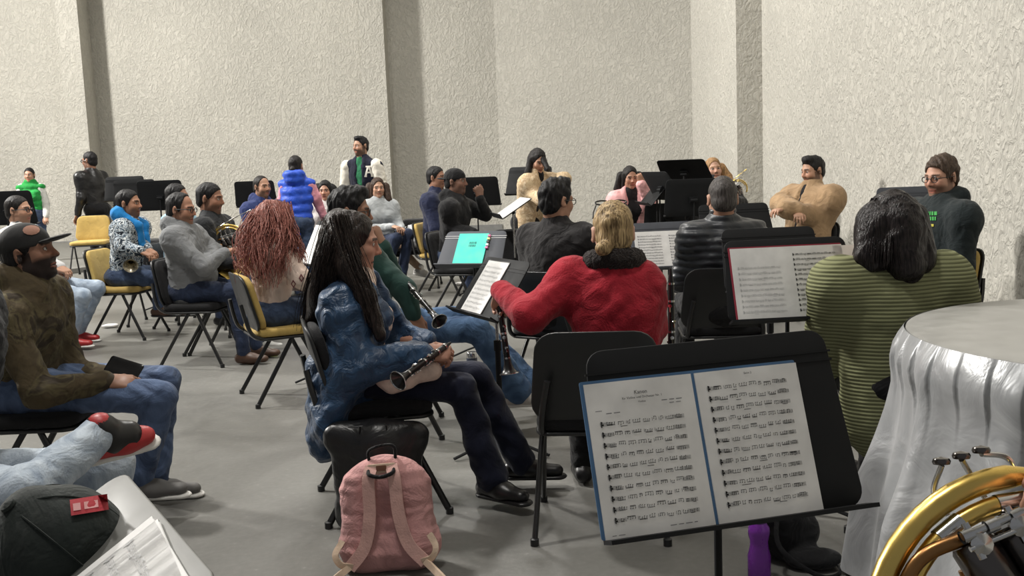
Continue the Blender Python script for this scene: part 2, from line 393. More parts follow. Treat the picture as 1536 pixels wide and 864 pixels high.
# ------------------------------------------------------------------ chairs
BLK_TUBE = plain('black enamelled steel', (22, 22, 23), .35, spec=.6)
BLK_PLAST = plain('black moulded plastic', (30, 31, 32), .42, spec=.5)
BLK_FAB = fabric('black upholstery', (26, 26, 28), fold=.15, weave=.4)
YEL_FAB = fabric('mustard upholstery', (186, 158, 92), fold=.15, weave=.4, var=.1)
CHAIRS = {}
def _chair(kind):
    pad = BLK_FAB if kind == 'black' else YEL_FAB
    root = thing('stacking_chair', 'x', 'chair')
    def back(u, v, w, off=0):      # u across, v up from z=.62, w forward
        t = math.radians(13); y = -.235-(v)*math.sin(t)+w+.35*u*u+off; return V3(u, y, .62+v*math.cos(t))
    MB().slab(rrect(.46, .42, .34, .075), .04, .014, lambda u, v, w: back(u, v, w, .02)).build('backrest', pad, root)
    MB().slab(rrect(.475, .435, .355, .08), .016, .006, lambda u, v, w: back(u, v, w, -.012)).build('backrest_shell', BLK_PLAST, root)
    st = lambda u, v, w: V3(u, v-.005, .445+w-.25*max(0, v-.1)**2-.12*u*u)
    MB().slab(rrect(.45, .46, .42, .07), .05, .018, lambda u, v, w: st(u, v, w)).build('seat', pad, root)
    MB().slab(rrect(.455, .465, .425, .07), .014, .005, lambda u, v, w: st(u, v, w-.034)).build('seat_shell', BLK_PLAST, root)
    for s in (-1, 1):
        MB().tube(spline([(s*.19, -.02, .405), (s*.2, -.16, .405), (s*.2, -.235, .44), (s*.19, -.265, .52), (s*.17, -.285, .62)], 5), .0125, 8).build('back_support', BLK_TUBE, root)
        for y0, y1 in ((.0, -.24), (.06, .24)):
            l = MB().tube(spline([(s*.13, y0, .402), (s*.19, y0, .4), (s*.212, y0+(y1-y0)*.06, .38), (s*.24, y1, .012)], 5), .0135, 8, flat=.8).build('leg', BLK_TUBE, root)
            MB().lathe([(0, 0), (0, .016), (.025, .016), (.03, 0)], (s*.24, y1, 0), (s*.238, y1*.98, 1), 10).build('foot_cap', BLK_PLAST, l)
    f = MB()
    for y in (0, .06): f.tube([(-.14, y, .402), (.14, y, .402)], .012, 8)
    f.build('seat_frame', BLK_TUBE, root); return root
def copy_tree(o, parent=None):
    c = o.copy(); C.objects.link(c); c.parent = parent
    for ch in list(o.children): copy_tree(ch, c)
    return c
def chair(kind, x, y, th, label, group=None, z=0):
    if kind not in CHAIRS: CHAIRS[kind] = r = _chair(kind)
    else:
        r = copy_tree(CHAIRS[kind])
    r.location = (x, y, z); r.rotation_euler = (0, 0, math.radians(th-90)); r['label'] = label
    r['group'] = group or 'stacking chairs in the rehearsal hall'; return r
# ------------------------------------------------------------------ music stands
STAND = plain('black powder coated steel', (27, 28, 30), .68, spec=.22); GREYDESK = plain('grey sheened steel desk', (74, 77, 84), .62, spec=.35)
CHROME = plain('worn chrome', (190, 190, 190), .25, 1); WHITE = plain('white ridge line', (205, 205, 205), .6)
def stand(px, py, Y, th, tilt, label, w=.5, h=.32, mat=None, roll=0, base=True, ridge=False, leg0=90, crease=True):
    o = P(px, py, Y); a = math.radians(th); t = math.radians(tilt); f = V3(math.cos(a), math.sin(a), 0)
    n = f*math.cos(t)+UP*math.sin(t); v = -f*math.sin(t)+UP*math.cos(t); u = np.cross(-f, UP); c = o
    rr = math.radians(roll); u, v = u*math.cos(rr)+v*math.sin(rr), -u*math.sin(rr)+v*math.cos(rr)
    mat = mat or STAND; b = V3(*(c-f*.05)[:2], 0); root = thing('music_stand', label, 'music stand', b, group='music stands')
    fn = lambda x, y, z: c+u*x+v*y+n*z-b
    MB().slab(rrect(w, w*.94, h, .035), .006, .002, fn).build('desk', mat, root)
    lp = MB(); lp.slab([(-w/2, -.004), (w/2, -.004), (w/2, .004), (-w/2, .004)], .05, 0, lambda x, y, z: fn(x, y-h/2, z+.028)); lp.build('lip', mat, root)
    rg = MB(); 
    for yy in (h/2-.045, h/2-.062): rg.slab([(-w*.48, yy-.002), (w*.48, yy-.002), (w*.48, yy+.002), (-w*.48, yy+.002)], .003, 0, lambda x, y, z: fn(x, y, z+.0032))
    if crease: rg.build('crease', WHITE if ridge else mat, root)  # ridge: folded ridges of the desk coloured white
    k = c-n*.035-b; MB().box(c-n*.018-v*.02-b, (.07, .05, .024), np.stack([u, v, n], 1)).lathe([(-.03, 0), (-.03, .016), (.03, .016), (.03, 0)], k-v*.02, k-v*.02+u, 12).build('tilt_bracket', STAND, root)
    top = c[2]-.04; xy = np.array([(k-v*.02)[0], (k-v*.02)[1]]); mid = .52 if top > .6 else top*.6
    MB().tube([(xy[0], xy[1], mid-.05), (xy[0], xy[1], top+.03)], .008, 10).build('upper_pole', CHROME if base == 'chrome' else STAND, root)
    MB().tube([(xy[0], xy[1], .055), (xy[0], xy[1], mid)], .0135, 12).tube([(xy[0], xy[1], mid-.02), (xy[0], xy[1], mid+.03)], .018, 12).build('lower_pole', STAND, root)
    for q in range(3):
        an = math.radians(leg0+120*q); d = V3(math.cos(an), math.sin(an), 0); p0 = V3(xy[0], xy[1], 0)
        MB().tube(spline([p0+UP*.075, p0+d*.08+UP*.06, p0+d*.26+UP*.012], 4), .009, 8, flat=.8).build('leg', STAND, root)
    return dict(c=c, u=u, v=v, n=n, h=h, w=w, root=root)
PAPER = plain('white paper', (232, 231, 229), .7, spec=.2); INK = plain('black printing ink', (26, 26, 28), .7); GREYINK = plain('grey printing ink', (120, 120, 124), .7); FAINT = plain('show-through print', (196, 196, 196), .8)
def score(w, h, rows, seed, title=True, lw=.0005, m=.02, top=None):
    """quads of a page of band music, page centred on 0,0"""
    r = random.Random(seed); Q = []
    def rect(x, y, a, b): Q.append(((x-a/2, y-b/2), (x+a/2, y-b/2), (x+a/2, y+b/2), (x-a/2, y+b/2)))
    x0, x1 = -w/2+m, w/2-m*1.4; t = h/2-(top or (.07 if title else .025)); st = (t+h/2-.02)/rows; g = min(.0019, st*.075)
    for i in range(rows):
        y = t-st*(i+.4)
        for k in range(5): rect((x0+x1)/2, y+(k-2)*g, x1-x0, lw*.75)
        xx = x0+.003; rect(xx, y, .0022, g*7.5); rect(xx+.002, y-g*.6, .0045, g*2.2); rect(xx+.001, y+g*2.2, .003, g*2); xx += .011
        while xx < x1-.004:
            nb = r.choice((2, 3, 4, 4, 4)); xs = []; p = r.uniform(-2.4, 2.4); up = p < 0
            for q in range(nb):
                if xx > x1-.003: break
                yy = y+(p+r.uniform(-.8, .8))*g; a = g*.62
                Q.append(((xx-a, yy-a*.7), (xx+a*.5, yy-a), (xx+a, yy+a*.7), (xx-a*.5, yy+a))); xs.append((xx, yy)); xx += r.uniform(.0036, .0052)
            by = y+(p+3.4*(1 if up else -1))*g
            for (a, b) in xs: rect(a+(.0007 if up else -.0007), (b+by)/2, lw*1.1, abs(by-b))
            if len(xs) > 1: rect((xs[0][0]+xs[-1][0])/2, by, xs[-1][0]-xs[0][0]+lw, g*.62)
            if r.random() < .35: rect((xs[0][0]+xs[-1][0])/2, by+g*(.9 if not up else -.9), xs[-1][0]-xs[0][0]+lw, g*.5)
            xx += .002
            if r.random() < .3: rect(xx, y, lw*1.2, g*4); xx += .003
        if r.random() < .5: rect(r.uniform(x0+.03, x1-.03), y-g*4.6, r.uniform(.008, .02), g*.7)
    return Q
def sheet(S, u0, label, w=.216, h=.279, pages=2, rows=11, seed=1, title=True, cover=None, rot=0, ink=None, gap=0, v0=None, lw=.0005, blank=(), curl=.0, name='music_score', texts=None):
    """sheet music lying against the desk of stand S; u0 = offset of its centre from the desk's middle"""
    loc = S['c']-S['v']*S['h']/2; root = thing(name, label, 'sheet music', loc); ca, sa = math.cos(math.radians(rot)), math.sin(math.radians(rot))
    vb = (.006 if v0 is None else v0)+h/2
    def fn(x, y, z): X, Y2 = x*ca-y*sa, x*sa+y*ca; return S['u']*(u0+X)+S['v']*(vb+Y2)+S['n']*(.0055+z)
    W = w*pages+gap
    if cover is not None: MB().slab(rrect(W+.006, W+.006, h+.006, .004, 2), .002, 0, lambda x, y, z: fn(x-.004, y+.003, z)).build('cover', cover, root, smooth=False)
    for k in range(pages):
        cx = (k-(pages-1)/2)*(w+gap)
        bend = lambda x: curl*math.sin(pi*min(1, max(0, x/w+.5)))
        ou = [(-w/2+w*i/10, -h/2) for i in range(11)]+[(w/2-w*i/10, h/2) for i in range(11)]
        p = MB()
        for i in range(10):
            xa, xb = -w/2+w*i/10, -w/2+w*(i+1)/10
            p.add([fn(cx+xa, -h/2, .004+bend(xa)), fn(cx+xb, -h/2, .004+bend(xb)), fn(cx+xb, h/2, .004+bend(xb)), fn(cx+xa, h/2, .004+bend(xa))], [(0, 1, 2, 3)])
            p.add([fn(cx+xa, -h/2, .0), fn(cx+xb, -h/2, .0), fn(cx+xb, h/2, .0), fn(cx+xa, h/2, .0)], [(3, 2, 1, 0)])
            p.add([fn(cx+xa, -h/2, .0), fn(cx+xb, -h/2, .0), fn(cx+xb, -h/2, .004+bend(xb)), fn(cx+xa, -h/2, .004+bend(xa))], [(0, 1, 2, 3)])
        for sx in (-w/2, w/2): p.add([fn(cx+sx, -h/2, 0), fn(cx+sx, h/2, 0), fn(cx+sx, h/2, .004+bend(sx)), fn(cx+sx, -h/2, .004+bend(sx))], [(0, 1, 2, 3)])
        pg = p.build('page', PAPER, root, smooth=False)
        if rows:
            q = score(w, h, rows if not isinstance(rows, (tuple, list)) else rows[k], seed+k, title and k == 0, lw)
            MB().quad2(q, lambda x, y: fn(cx+x, y, .0052+bend(x))).build('notation', FAINT if k in blank else (ink or INK), pg, smooth=False)
        if texts and k < len(texts):
            t = MB()
            for s, x, y, sz in texts[k]:
                TV, TF = text_vf(s, sz); t.add([fn(cx+x+a, y+b, .0053+bend(x+a)) for a, b, _ in TV], TF)
            t.build('printed_text', INK, pg, smooth=False)
    return root
# ------------------------------------------------------------------ people
def fr(th, pitch=0, roll=0):
    a, b, c = (math.radians(x) for x in (th, pitch, roll))
    f = V3(math.cos(a)*math.cos(b), math.sin(a)*math.cos(b), math.sin(b)); r = V3(math.sin(a), -math.cos(a), 0); u = np.cross(r, f)
    return np.stack([r*math.cos(c)+u*math.sin(c), f, u*math.cos(c)-r*math.sin(c)], 1)   # columns right, forward, up
HD = {k: lin(v) for k, v in dict(dark=(24, 21, 20), black=(18, 17, 18), brown=(52, 38, 30)).items()}
def sit(px, py, Y, th, lean=6, hs=1.0, hy=0, hp=0, hr=0, sh=.19, kn=.12, ka=.0, over=None, stand=False, floor=0.0, slouch=0, top=.12):
    """joints of a seated (or standing) figure whose head top shows at px, py at depth Y"""
    T = P(px, py, Y); a = math.radians(th); l = math.radians(lean); f = V3(math.cos(a), math.sin(a), 0); r = V3(math.sin(a), -math.cos(a), 0); J = {}
    top = top*hs
    if stand: z0 = .53*(T[2]-floor)+floor; s = (T[2]-z0-top)/(.5*math.cos(l)+.13)
    else: z0 = .55+floor; s = (T[2]-z0-top)/(.5*math.cos(l)+.13)
    head = T-UP*top; dF = .5*s*math.sin(l)+.05*math.sin(l)+slouch
    pel = head-f*dF; pel[2] = z0; spine = f*math.sin(l)+UP*math.cos(l); nk = pel+spine*.5*s
    J.update(head=head, neck=nk, pel=pel, f=f, r=r, s=s, spine=spine, hs=hs, th=th, HR=fr(th+hy, hp, hr))
    for n, sg in (('L', -1), ('R', 1)):
        S = nk-UP*.082*s+r*sg*(sh-.015)*s; J['sh'+n] = S
        if stand:
            k = (T[2]-floor)/1.72
            J['el'+n] = S-UP*.29*k+r*sg*.05+f*-.02; J['wr'+n] = J['el'+n]-UP*.24*k+f*.08+r*sg*.01
            J['hi'+n] = pel+r*sg*.09; J['kn'+n] = V3(*(pel+r*sg*.1+f*.02)[:2], floor+.29*(T[2]-floor)); J['an'+n] = V3(*(pel+r*sg*.11-f*.02)[:2], floor+.075)
        else:
            J['el'+n] = S-UP*.25*s+f*.09+r*sg*.06; J['wr'+n] = pel+f*.3+UP*.12+r*sg*.07
            J['hi'+n] = pel+r*sg*.09; J['kn'+n] = pel+f*.44+r*sg*kn-UP*.03; J['an'+n] = V3(*(J['kn'+n]+f*ka)[:2], floor+.08)
    for k, v in (over or {}).items():
        J[k] = P(v[0], v[1], Y+v[2]) if not isinstance(v, np.ndarray) else v
    J['nd'] = J['head']-J['HR'][:, 1]*.02*hs-J['HR'][:, 2]*.07*hs
    return J
def headsdf(hs, nloc, fem=False, jaw=1.0, ears=True):
    S = SDF(); j = jaw*(.93 if fem else 1)
    S.ell((0, -.014, .034), (.074, .096, .086)); S.ell((0, .028, -.038), (.058*j, .06, .078), .03)
    for s in (-1, 1):
        S.ell((s*.042*j, .012, -.068), (.022, .035, .026), .03); S.ell((s*.036, .058, -.026), (.026, .024, .024), .03)
        S.cap((s*.014, .082, .021), (s*.046, .068, .019), .012, .01, .02)
    S.ell((0, .066, -.098), (.02*j, .018, .017), .03)
    for s in (-1, 1):
        S.ell((s*.031, .092, .003), (.0195, .0165, .0135), .012, op='s'); S.ell((s*.031, .0725, .003), (.0145, .0135, .0135), .003)
    S.cap((0, .082, .016), (0, .106, -.028), .0075, .0115, .014)
    for s in (-1, 1): S.ell((s*.012, .094, -.033), (.0085, .011, .0075), .008)
    S.cap((-.019, .079, -.063), (.019, .079, -.063), .0075, None, .007); S.cap((-.016, .0775, -.0735), (.016, .0775, -.0735), .0085, None, .007)
    S.cap((-.03, .084, -.0685), (.03, .084, -.0685), .0026, None, .004, op='s')
    if ears:
        for s in (-1, 1):
            R = np.array(Matrix.Rotation(s*math.radians(-22), 3, 'Z')); S.ell((s*.08, -.014, -.004), (.008, .02, .032), .008, R=R)
            S.ell((s*.087, -.006, -.003), (.006, .01, .018), .006, R=R, op='s')
    S.cap((0, -.03, -.05), nloc, (.05 if fem else .058), (.054 if fem else .066), .03); return S
def headcol(V, skin, brow, beard=None, lips=None, fem=False, bz=0):
    c = np.tile(np.array(lin(skin)), (len(V), 1)); x, y, z = V.T; ax = abs(x)
    def mix(m, col, a=1.0): c[:] = c*(1-(m*a)[:, None])+np.array(col)[None]*(m*a)[:, None]
    sm = lambda v, a, b: np.clip((v-a)/(b-a), 0, 1)
    mix(sm(y, .05, .09)*sm(-abs(z+.02), -.04, -.01), tuple(q*f for q, f in zip(lin(skin), (1.08, .85, .8))), .5)
    if beard is not None:
        low = sm(-z-.12*np.maximum(0, .07-y), .032+bz, .05+bz)*(y > -.012)*(z > -.125); side = sm(ax, .052, .064)*(abs(y-.006) < .022)*(z < .0)
        ms = sm(-abs(z+.05), -.009, -.004)*(y > .06)*(ax < .03)
        mix(np.maximum(np.maximum(low, side), ms), beard[0], beard[1])
    lip = ((abs(z+.0685) < .0125-.22*ax) & (y > .07) & (ax < .026)).astype(float); mix(lip, lips or tuple(q*f for q, f in zip(lin(skin), (.85, .5, .5))), .85)
    mix(((abs(z+.0685) < .0022) & (y > .06) & (ax < .028)).astype(float), (.03, .012, .01), .9)
    bw = ((abs(z-.024+.12*np.maximum(0, ax-.035)) < .0055) & (ax > .011) & (ax < .053) & (y > .05)).astype(float); mix(bw, brow, .85)
    e = np.sqrt((ax-.031)**2+((z-.003)*1.7)**2); ey = (y > .07)
    mix(((e < .0165) & ey).astype(float), tuple(q*.35 for q in lin(skin)), .8); mix(((e < .0125) & ey).astype(float), (.55, .52, .5)); mix(((np.hypot(ax-.031, z-.003) < .0062) & ey).astype(float), (.012, .008, .006))
    mix(((np.hypot(ax-.008, z+.041) < .005) & (y > .085)).astype(float), (.05, .02, .015), .8); return c
def handsdf(curl=35, thumb=1, spread=4, k=.95):
    """right-hand style frame: fingers +y, back of hand +z, thumb +x*thumb"""
    S = SDF(); S.cap((0, .0, 0), (0, .06, 0), .034, .04, .01, flat=(V3(0, 0, 1), .42)); S.cap((0, -.03, 0), (0, .01, 0), .027, .03, .02, flat=(V3(0, 0, 1), .75))
    for i, (x, L, r) in enumerate(((.03, .068, .0092), (.01, .076, .0095), (-.011, .07, .009), (-.03, .054, .0078))):
        p = V3(x, .085-abs(x-.008)*.25, 0); a = 0; sp = math.radians(spread*(1.2-i)); S.cap((x*.8, .04, 0), p, r*1.15, r*1.1, .01)
        for q, fl in enumerate((.45, .32, .24)):
            a += math.radians(curl*(1.0, 1.15, .7)[q]); d = V3(math.sin(sp), math.cos(a)*math.cos(sp), -math.sin(a)); e = p+d*L*fl; rr = r*(1-.12*q); S.cap(p, e, rr, rr*.92, .004); p = e
    p = V3(.026, .012, -.006); a1 = V3(.052, .042, -.018); a2 = V3(.054, .072, -.03); 
    S.cap(p, a1, .016, .0115, .014); S.cap(a1, a2, .011, .0098, .004); S.cap(a2, a2+V3(-.008, .022, -.008), .0098, .0082, .003)
    if thumb < 0:
        for q in S.p: q[1][0] *= -1; q[2][0] *= -1
    return S
def person(J, label, skin=(170, 122, 96), hair=None, haircol=HD['dark'], beard=None, fem=False, top=None, bottom=None, shoes=None, soles=None,
           bulk=1.0, belly=0.0, hood=False, collar=.035, jacket=None, slot=0.0, hem=0.0, ar=1.0, puff=0, glasses=None, cap=None, capmat=None,
           hands='LR', hand=None, extra=None, legs='LR', wr=.006, group=None, hairx=None, cuffs=None, tname='jacket', bname='trousers', ears=True, jaw=1.0, lr=1.0, bz=0, skip_head=False, flare=1.0, tpl=True, seg=None, ss=1.0):
    Y = J['head'][1] if not skip_head else J['pel'][1]; h = min(.017, max(.0082, Y*.0017)); hh = min(.0085, max(.0032, Y*.0009))
    f, r, s, hs, sp = J['f'], J['r'], J['s'], J['hs'], J['spine']; base = V3(J['pel'][0], J['pel'][1], 0)
    seg = seg or {}; skin = tuple(.86*c+.14*g for c, g in zip(skin, (165, 150, 142)))
    Vs, Fs, Cs = [], [], []; n0 = 0; sk = np.array(lin(skin))
    def addm(V, F, c):
        nonlocal n0
        Vs.append(V); Fs.append(F+n0); Cs.append(c); n0 += len(V)
    # body: head, torso and limbs, hands
    HR = J['HR']; nloc = HR.T @ (J['neck']-J['head'])/hs
    if not skip_head:
        V, F = headsdf(hs, nloc*1.02, fem, jaw, ears).mesh(hh/hs); addm(V @ HR.T*hs+J['head'], F, headcol(V, skin, haircol, beard, None, fem, bz))
    B = SDF(); B.cap(J['pel'], J['neck']-sp*.14, .1, .11, .04, flat=(f, .7)); B.cap(J['shL'], J['neck']-sp*.1, .035, None, .04).cap(J['shR'], J['neck']-sp*.1, .035, None, .04)
    if not skip_head: B.cap(J['neck']-sp*.12, J['neck'], .05, .048, .03)
    for n in 'LR':
        B.cap(J['sh'+n], J['el'+n], .036, .03, .02); B.cap(J['el'+n], J['wr'+n], .03, .024, .02)
        if n in legs: B.cap(J['hi'+n], J['kn'+n], .06, .042, .03); B.cap(J['kn'+n], J['an'+n], .042, .032, .03)
    V, F = B.mesh(max(h, .012)); addm(V, F, np.tile(sk, (len(V), 1)))
    for n in hands:
        d = nrm(J['wr'+n]-J['el'+n]); hd = (hand or {}).get(n, {}); d2 = nrm(hd['d']) if 'd' in hd else nrm(d+f*.3-UP*.25)
        nn = hd.get('n', UP); nn = nrm(nn-d2*np.dot(nn, d2)); x = np.cross(d2, nn); th = hd.get('t', -1 if n == 'R' else 1); k = hs*.98
        V, F = handsdf(hd.get('curl', 32), th, k=k).mesh(min(.006, max(.0032, Y*.0008))); M = np.stack([x, d2, nn], 1)
        cc = np.tile(sk*.97, (len(V), 1)); addm((V*k) @ M.T+J['wr'+n]+d2*.012, F, cc)
    body = mesh_np('person', np.vstack(Vs)-base, np.vstack(Fs), skinmat(), col=np.vstack(Cs), loc=base); tag(body, label, 'person', group or 'musicians at the rehearsal')
    def part(name, S, mat, amp=0.0, fq=60, par=None, fn=None, hq=None):
        V, F = S.mesh(hq or h)
        if len(V) == 0: return None
        if amp: Nn = normals(V, F); V = V+Nn*(wav(V, fq, int(abs(V[0, 0])*1000))*amp)[:, None]
        if fn is not None: Nn = normals(V, F); V = V+Nn*fn(V)[:, None]
        return mesh_np(name, V-base, F, mat, par or body)
    # trousers, shoes
    if bottom is not None:
        S = SDF(); S.ell(J['pel']-UP*.01, (.165*bulk*lr, .165*bulk*lr, .115), .05)
        for n in legs:
            S.cap(J['hi'+n], J['kn'+n], .088*bulk*lr, .064*lr, .045); S.cap(J['kn'+n], J['an'+n]+UP*.01, .064*lr, .05*lr*flare, .03)
        part(bname, S, bottom, wr*.9, 55)
    if shoes is not None:
        for n in legs:
            fd = J.get('toe'+n, f); fd = nrm(fd); a = J['an'+n]; S = SDF(); up = J.get('tup'+n, UP); up = nrm(up-fd*np.dot(up, fd)); lat = np.cross(fd, up)
            h0 = a-up*.035-fd*.035*ss; t0 = a-up*.04+fd*(.19*ss-.04)
            S.cap(h0, a-up*.035+fd*.06, .04, .041, .02); S.cap(a-up*.038+fd*.06, t0, .043, .035, .03, flat=(up, .75)); S.cap(a-up*.02, a+up*.025, .042, .042, .02)
            so = part('shoe', S, shoes, hq=max(.006, h*.75))
            if soles is not None:
                S = SDF(); S.cap(a-up*.066-fd*.035, a-up*.066+fd*(.2*ss-.04), .043, .041, .01, flat=(up, .33)); part('sole', S, soles, par=so, hq=max(.006, h*.75))
    # torso garments
    k = math.sqrt(bulk)
    def torso(S, g=0.0, arms=True, hm=0.0, flat=.72):
        lo = J['pel']+UP*(.0-hm); S.cap(lo, J['neck']-sp*.19, (.158+.01*belly)*bulk+g, .165*k+g, .05, flat=(f, flat))
        S.cap(J['neck']-sp*.2, J['neck']-sp*.09, .16*k+g, .12*k+g, .06, flat=(f, .66))
        if belly: S.ell(J['pel']+f*.06+UP*.12, (.14*bulk+g, .14*bulk+g, .15), .06)
        if fem: 
            for q in (-1, 1): S.ell(J['neck']-sp*.2+f*.09*k+r*q*.075, (.066, .066, .066), .05)
        for n in 'LR':
            S.cap(J['neck']-sp*.05, J['sh'+n], .06, .06*k+g, .05)
            if arms: S.cap(J['neck']-sp*.15, J['sh'+n]-UP*.03, .085*k, .066*k+g, .1)
            if arms:
                e = J['wr'+n]; S.cap(J['sh'+n], J['el'+n], (.07*k+g)*ar, (.058*k+g)*ar, .06); S.cap(J['el'+n], e-nrm(e-J['el'+n])*.012, (.058*k+g)*ar, (.042*k+g)*ar, .025)
        return S
    if jacket is not None:
        part('shirt', torso(SDF(), -.004, False).cap(J['neck']-sp*.05, J['neck']-sp*.0, .075, .066, .03), top, wr, 50)
        om, g = jacket, .014
    else: om, g = top, .0
    if om is not None:
        S = torso(SDF(), g, tpl, hem)
        if collar: S.cap(J['neck']-sp*.06, J['neck']+(J['nd']-J['neck'])*.25+UP*(collar-.035), .082+g*.5, .068+g*.5, .04)
        if hood:
            b = J['neck']-f*.075; S.ell(b+UP*.01-f*.015, (.11, .075, .075), .04, R=fr(J['th']))
            for q in (-1, 1): S.cap(b+r*q*.06+UP*.03, J['neck']+f*.055+r*q*.055-UP*.035, .045, .032, .04)
        for e in (extra or []):
            a, c2 = P(e[0][0], e[0][1], Y+e[0][2]), P(e[1][0], e[1][1], Y+e[1][2])
            S.cap(a, c2, e[2], e[3], e[4] if len(e) > 4 else .05, flat=(f, e[5]) if len(e) > 5 else None)
        if slot:
            S.cap(J['pel']+f*.15*k-UP*.1, J['neck']-sp*.12+f*(.165 if fem else .14)*k, slot, slot, .012, op='s'); S.cap(J['neck']-sp*.12+f*(.165 if fem else .14)*k, J['neck']+f*.09+UP*.03, slot, slot*1.1, .012, op='s')
        if seg.get('nosleeve'): pass
        amp = wr; fn = None
        if puff: fn = lambda V: (.2*puff)*np.abs(np.sin((V[:, 2]-J['pel'][2])*pi/puff+.4*wav(V, 12, 3)))
        part(tname if jacket is None or tname != 'jacket' else 'jacket', S, om, amp, 58, fn=fn)
        if seg.get('sleeves'):
            S = SDF()
            for n in 'LR':
                e = J['wr'+n]; q0 = J['sh'+n]+(J['neck']-J['sh'+n])*.05; S.cap(q0, J['el'+n], (.07*k+g)*ar, (.058*k+g)*ar, .03); S.cap(J['el'+n], e, (.06*k+g)*ar, (.044*k)*ar, .025)
            part('sleeves', S, seg['sleeves'], wr, 58)
    if cuffs is not None:
        for n in 'LR':
            d = nrm(J['wr'+n]-J['el'+n]); S = SDF(); S.cap(J['wr'+n]-d*.03, J['wr'+n]-d*.004, .044*ar, .042*ar, .01); part('cuff', S, cuffs)
    if skip_head: return body
    # hair, cap, glasses in the head frame
    L = lambda p: J['head']+HR @ (np.asarray(p, float)*hs)
    hc = hairmat('hair %s' % (str(tuple(round(x, 3) for x in haircol))), (0, 0, 0)) if False else None
    def hpart(name, S, mat, par=None, amp=.003, fq=130):
        V, F = S.mesh(min(.009, max(.0042, hh*1.1))/hs)
        if len(V) == 0: return None
        if amp: V = V+normals(V, F)*(wav(V*V3(1, 1, .5), fq, 5)*amp)[:, None]
        return mesh_np(name, V @ HR.T*hs+J['head']-base, F, mat, par or body)
    if hair:
        m, kind = hairx.get('mat') if hairx else None, hair
        if m is None:
            hcs = tuple(int(255*min(1, x**(1/2.2))) for x in haircol); m = hairmat('hair %d %d %d' % hcs, hcs)
        S = SDF(); v = (hairx or {}).get('vol', 1.0); o = .006*v
        if kind == 'buzz': o = .004
        S.ell((0, -.016, .036), (.075+o*.5, .097+o, .087+o)); S.ell((0, -.05, -.03), (.064+o*.6, .058+o*.4, .055), .03)
        if kind in ('long', 'bob', 'curly'):
            for q in (-1, 1): S.cap((q*.066, -.012, .03), (q*.074, -.015, -.09), .027, .022, .03)
            S.cap((0, -.06, .0), (0, -.075, -.11), .07, .06, .04)
        if (hairx or {}).get('quiff'): q = hairx['quiff']; S.ell((0, .045, .105), (.055, .045, .024*q), .03)
        lift = (hairx or {}).get('recede', 0.0)
        if kind in ('long', 'bob', 'curly', 'fringe'): S.ell((0, .097, -.026), (.07, .078, .108), .012, op='s')
        else:
            S.ell((0, .085, -.018+lift*.5), (.09, .078, .092+lift*.5), .008, op='s'); S.ell((0, .02, -.085), (.12, .085, .075), .008, op='s')
            if ears:
                for q in (-1, 1): S.ell((q*.09, -.012, -.012), (.03, .024, .036), .006, op='s')
        if kind == 'bun': S.ell((hairx or {}).get('bun', (0, -.125, -.035)), (.034, .03, .03), .012)
        ho = hpart('hair', S, m, amp=(.0015 if kind == 'buzz' else .0042*v))
        if hairx and 'chains' in hairx:
            S = SDF()
            for ch in hairx['chains']:
                pts = [(P(q[0], q[1], Y+q[2]), q[3]) for q in ch]; S.chain(pts, .03, flat=(f, (hairx.get('flat', .6))))
            V, F = S.mesh(max(.007, hh)); V = V+normals(V, F)*(wav(V*V3(1, 1, .25), 150, 5)*.004)[:, None]; mesh_np('hair_length', V-base, F, m, ho)
        if hairx and 'strands' in hairx:
            mb = MB(); rg = random.Random(3); st = hairx['strands']
            for i in range(st['n']):
                ch = rg.choice(st['paths']); j = st.get('j', .03); ox = V3(rg.gauss(0, j), rg.gauss(0, j), rg.gauss(0, j*.5)); ph = rg.uniform(0, 6); pts = []
                sp_ = spline([P(q[0], q[1], Y+q[2])+ox*(q[3] if len(q) > 3 else 1) for q in ch], 6); n = len(sp_)
                cut = int(n*rg.uniform(.7, 1)); amp = st.get('amp', .01); fr_ = st.get('f', 5)
                for t, p in enumerate(sp_[:cut]):
                    w = t/n; pts.append(p+V3(math.sin(ph+w*fr_*6.3)*amp, math.cos(ph*1.3+w*fr_*6.3)*amp, 0)*min(1, w*3))
                if len(pts) > 3: mb.tube(pts, [st['r']*(1-.6*t/len(pts)) for t in range(len(pts))], 5)
            mb.build('hair_strands', st.get('mat', m), ho).data.transform(Matrix.Translation(-Vector(base)))
    if cap:
        S = SDF(); sg = -1 if cap == 'back' else 1
        S.ell((0, -.012, .04), (.083, .105, .088)); S.ell((0, -.012, -.03), (.14, .16, .062), .006, op='s')
        co = hpart('cap', S, capmat, amp=.001, fq=60); S = SDF()
        S.ell((0, sg*.108, .034 if sg > 0 else .03), (.072, .076, .009), .01, R=np.array(Matrix.Rotation(math.radians(4*sg), 3, 'X'))); S.ell((0, sg*.0, .034), (.078, .098, .03), .004, op='s')
        hpart('brim', S, capmat, co, amp=0); 
        MB().lathe([(0, .009), (.004, .006), (.005, 0)], L((0, -.012, .133)), L((0, -.012, .2)), 10).build('button', capmat, co).data.transform(Matrix.Translation(-Vector(base)))
    if glasses is not None:
        mb = MB(); dz, dy, gz = (glasses if isinstance(glasses, tuple) else (0, 0, 0))
        for q in (-1, 1):
            mb.tube(ring(L((q*.032, .098+dy, dz)), HR[:, 0]*hs, HR[:, 2]*hs*.8, .022, 20), .0016*max(1, Y/4), 6, close=True)
            mb.tube([L((q*.054, .093+dy, dz+.006)), L((q*.076, .07+dy, dz+.007)), L((q*.082, -.015+dy, dz+.004))], .0016*max(1, Y/4), 6)
        mb.tube([L((-.011, .1+dy, dz+.004)), L((.011, .1+dy, dz+.004))], .0016*max(1, Y/4), 6)
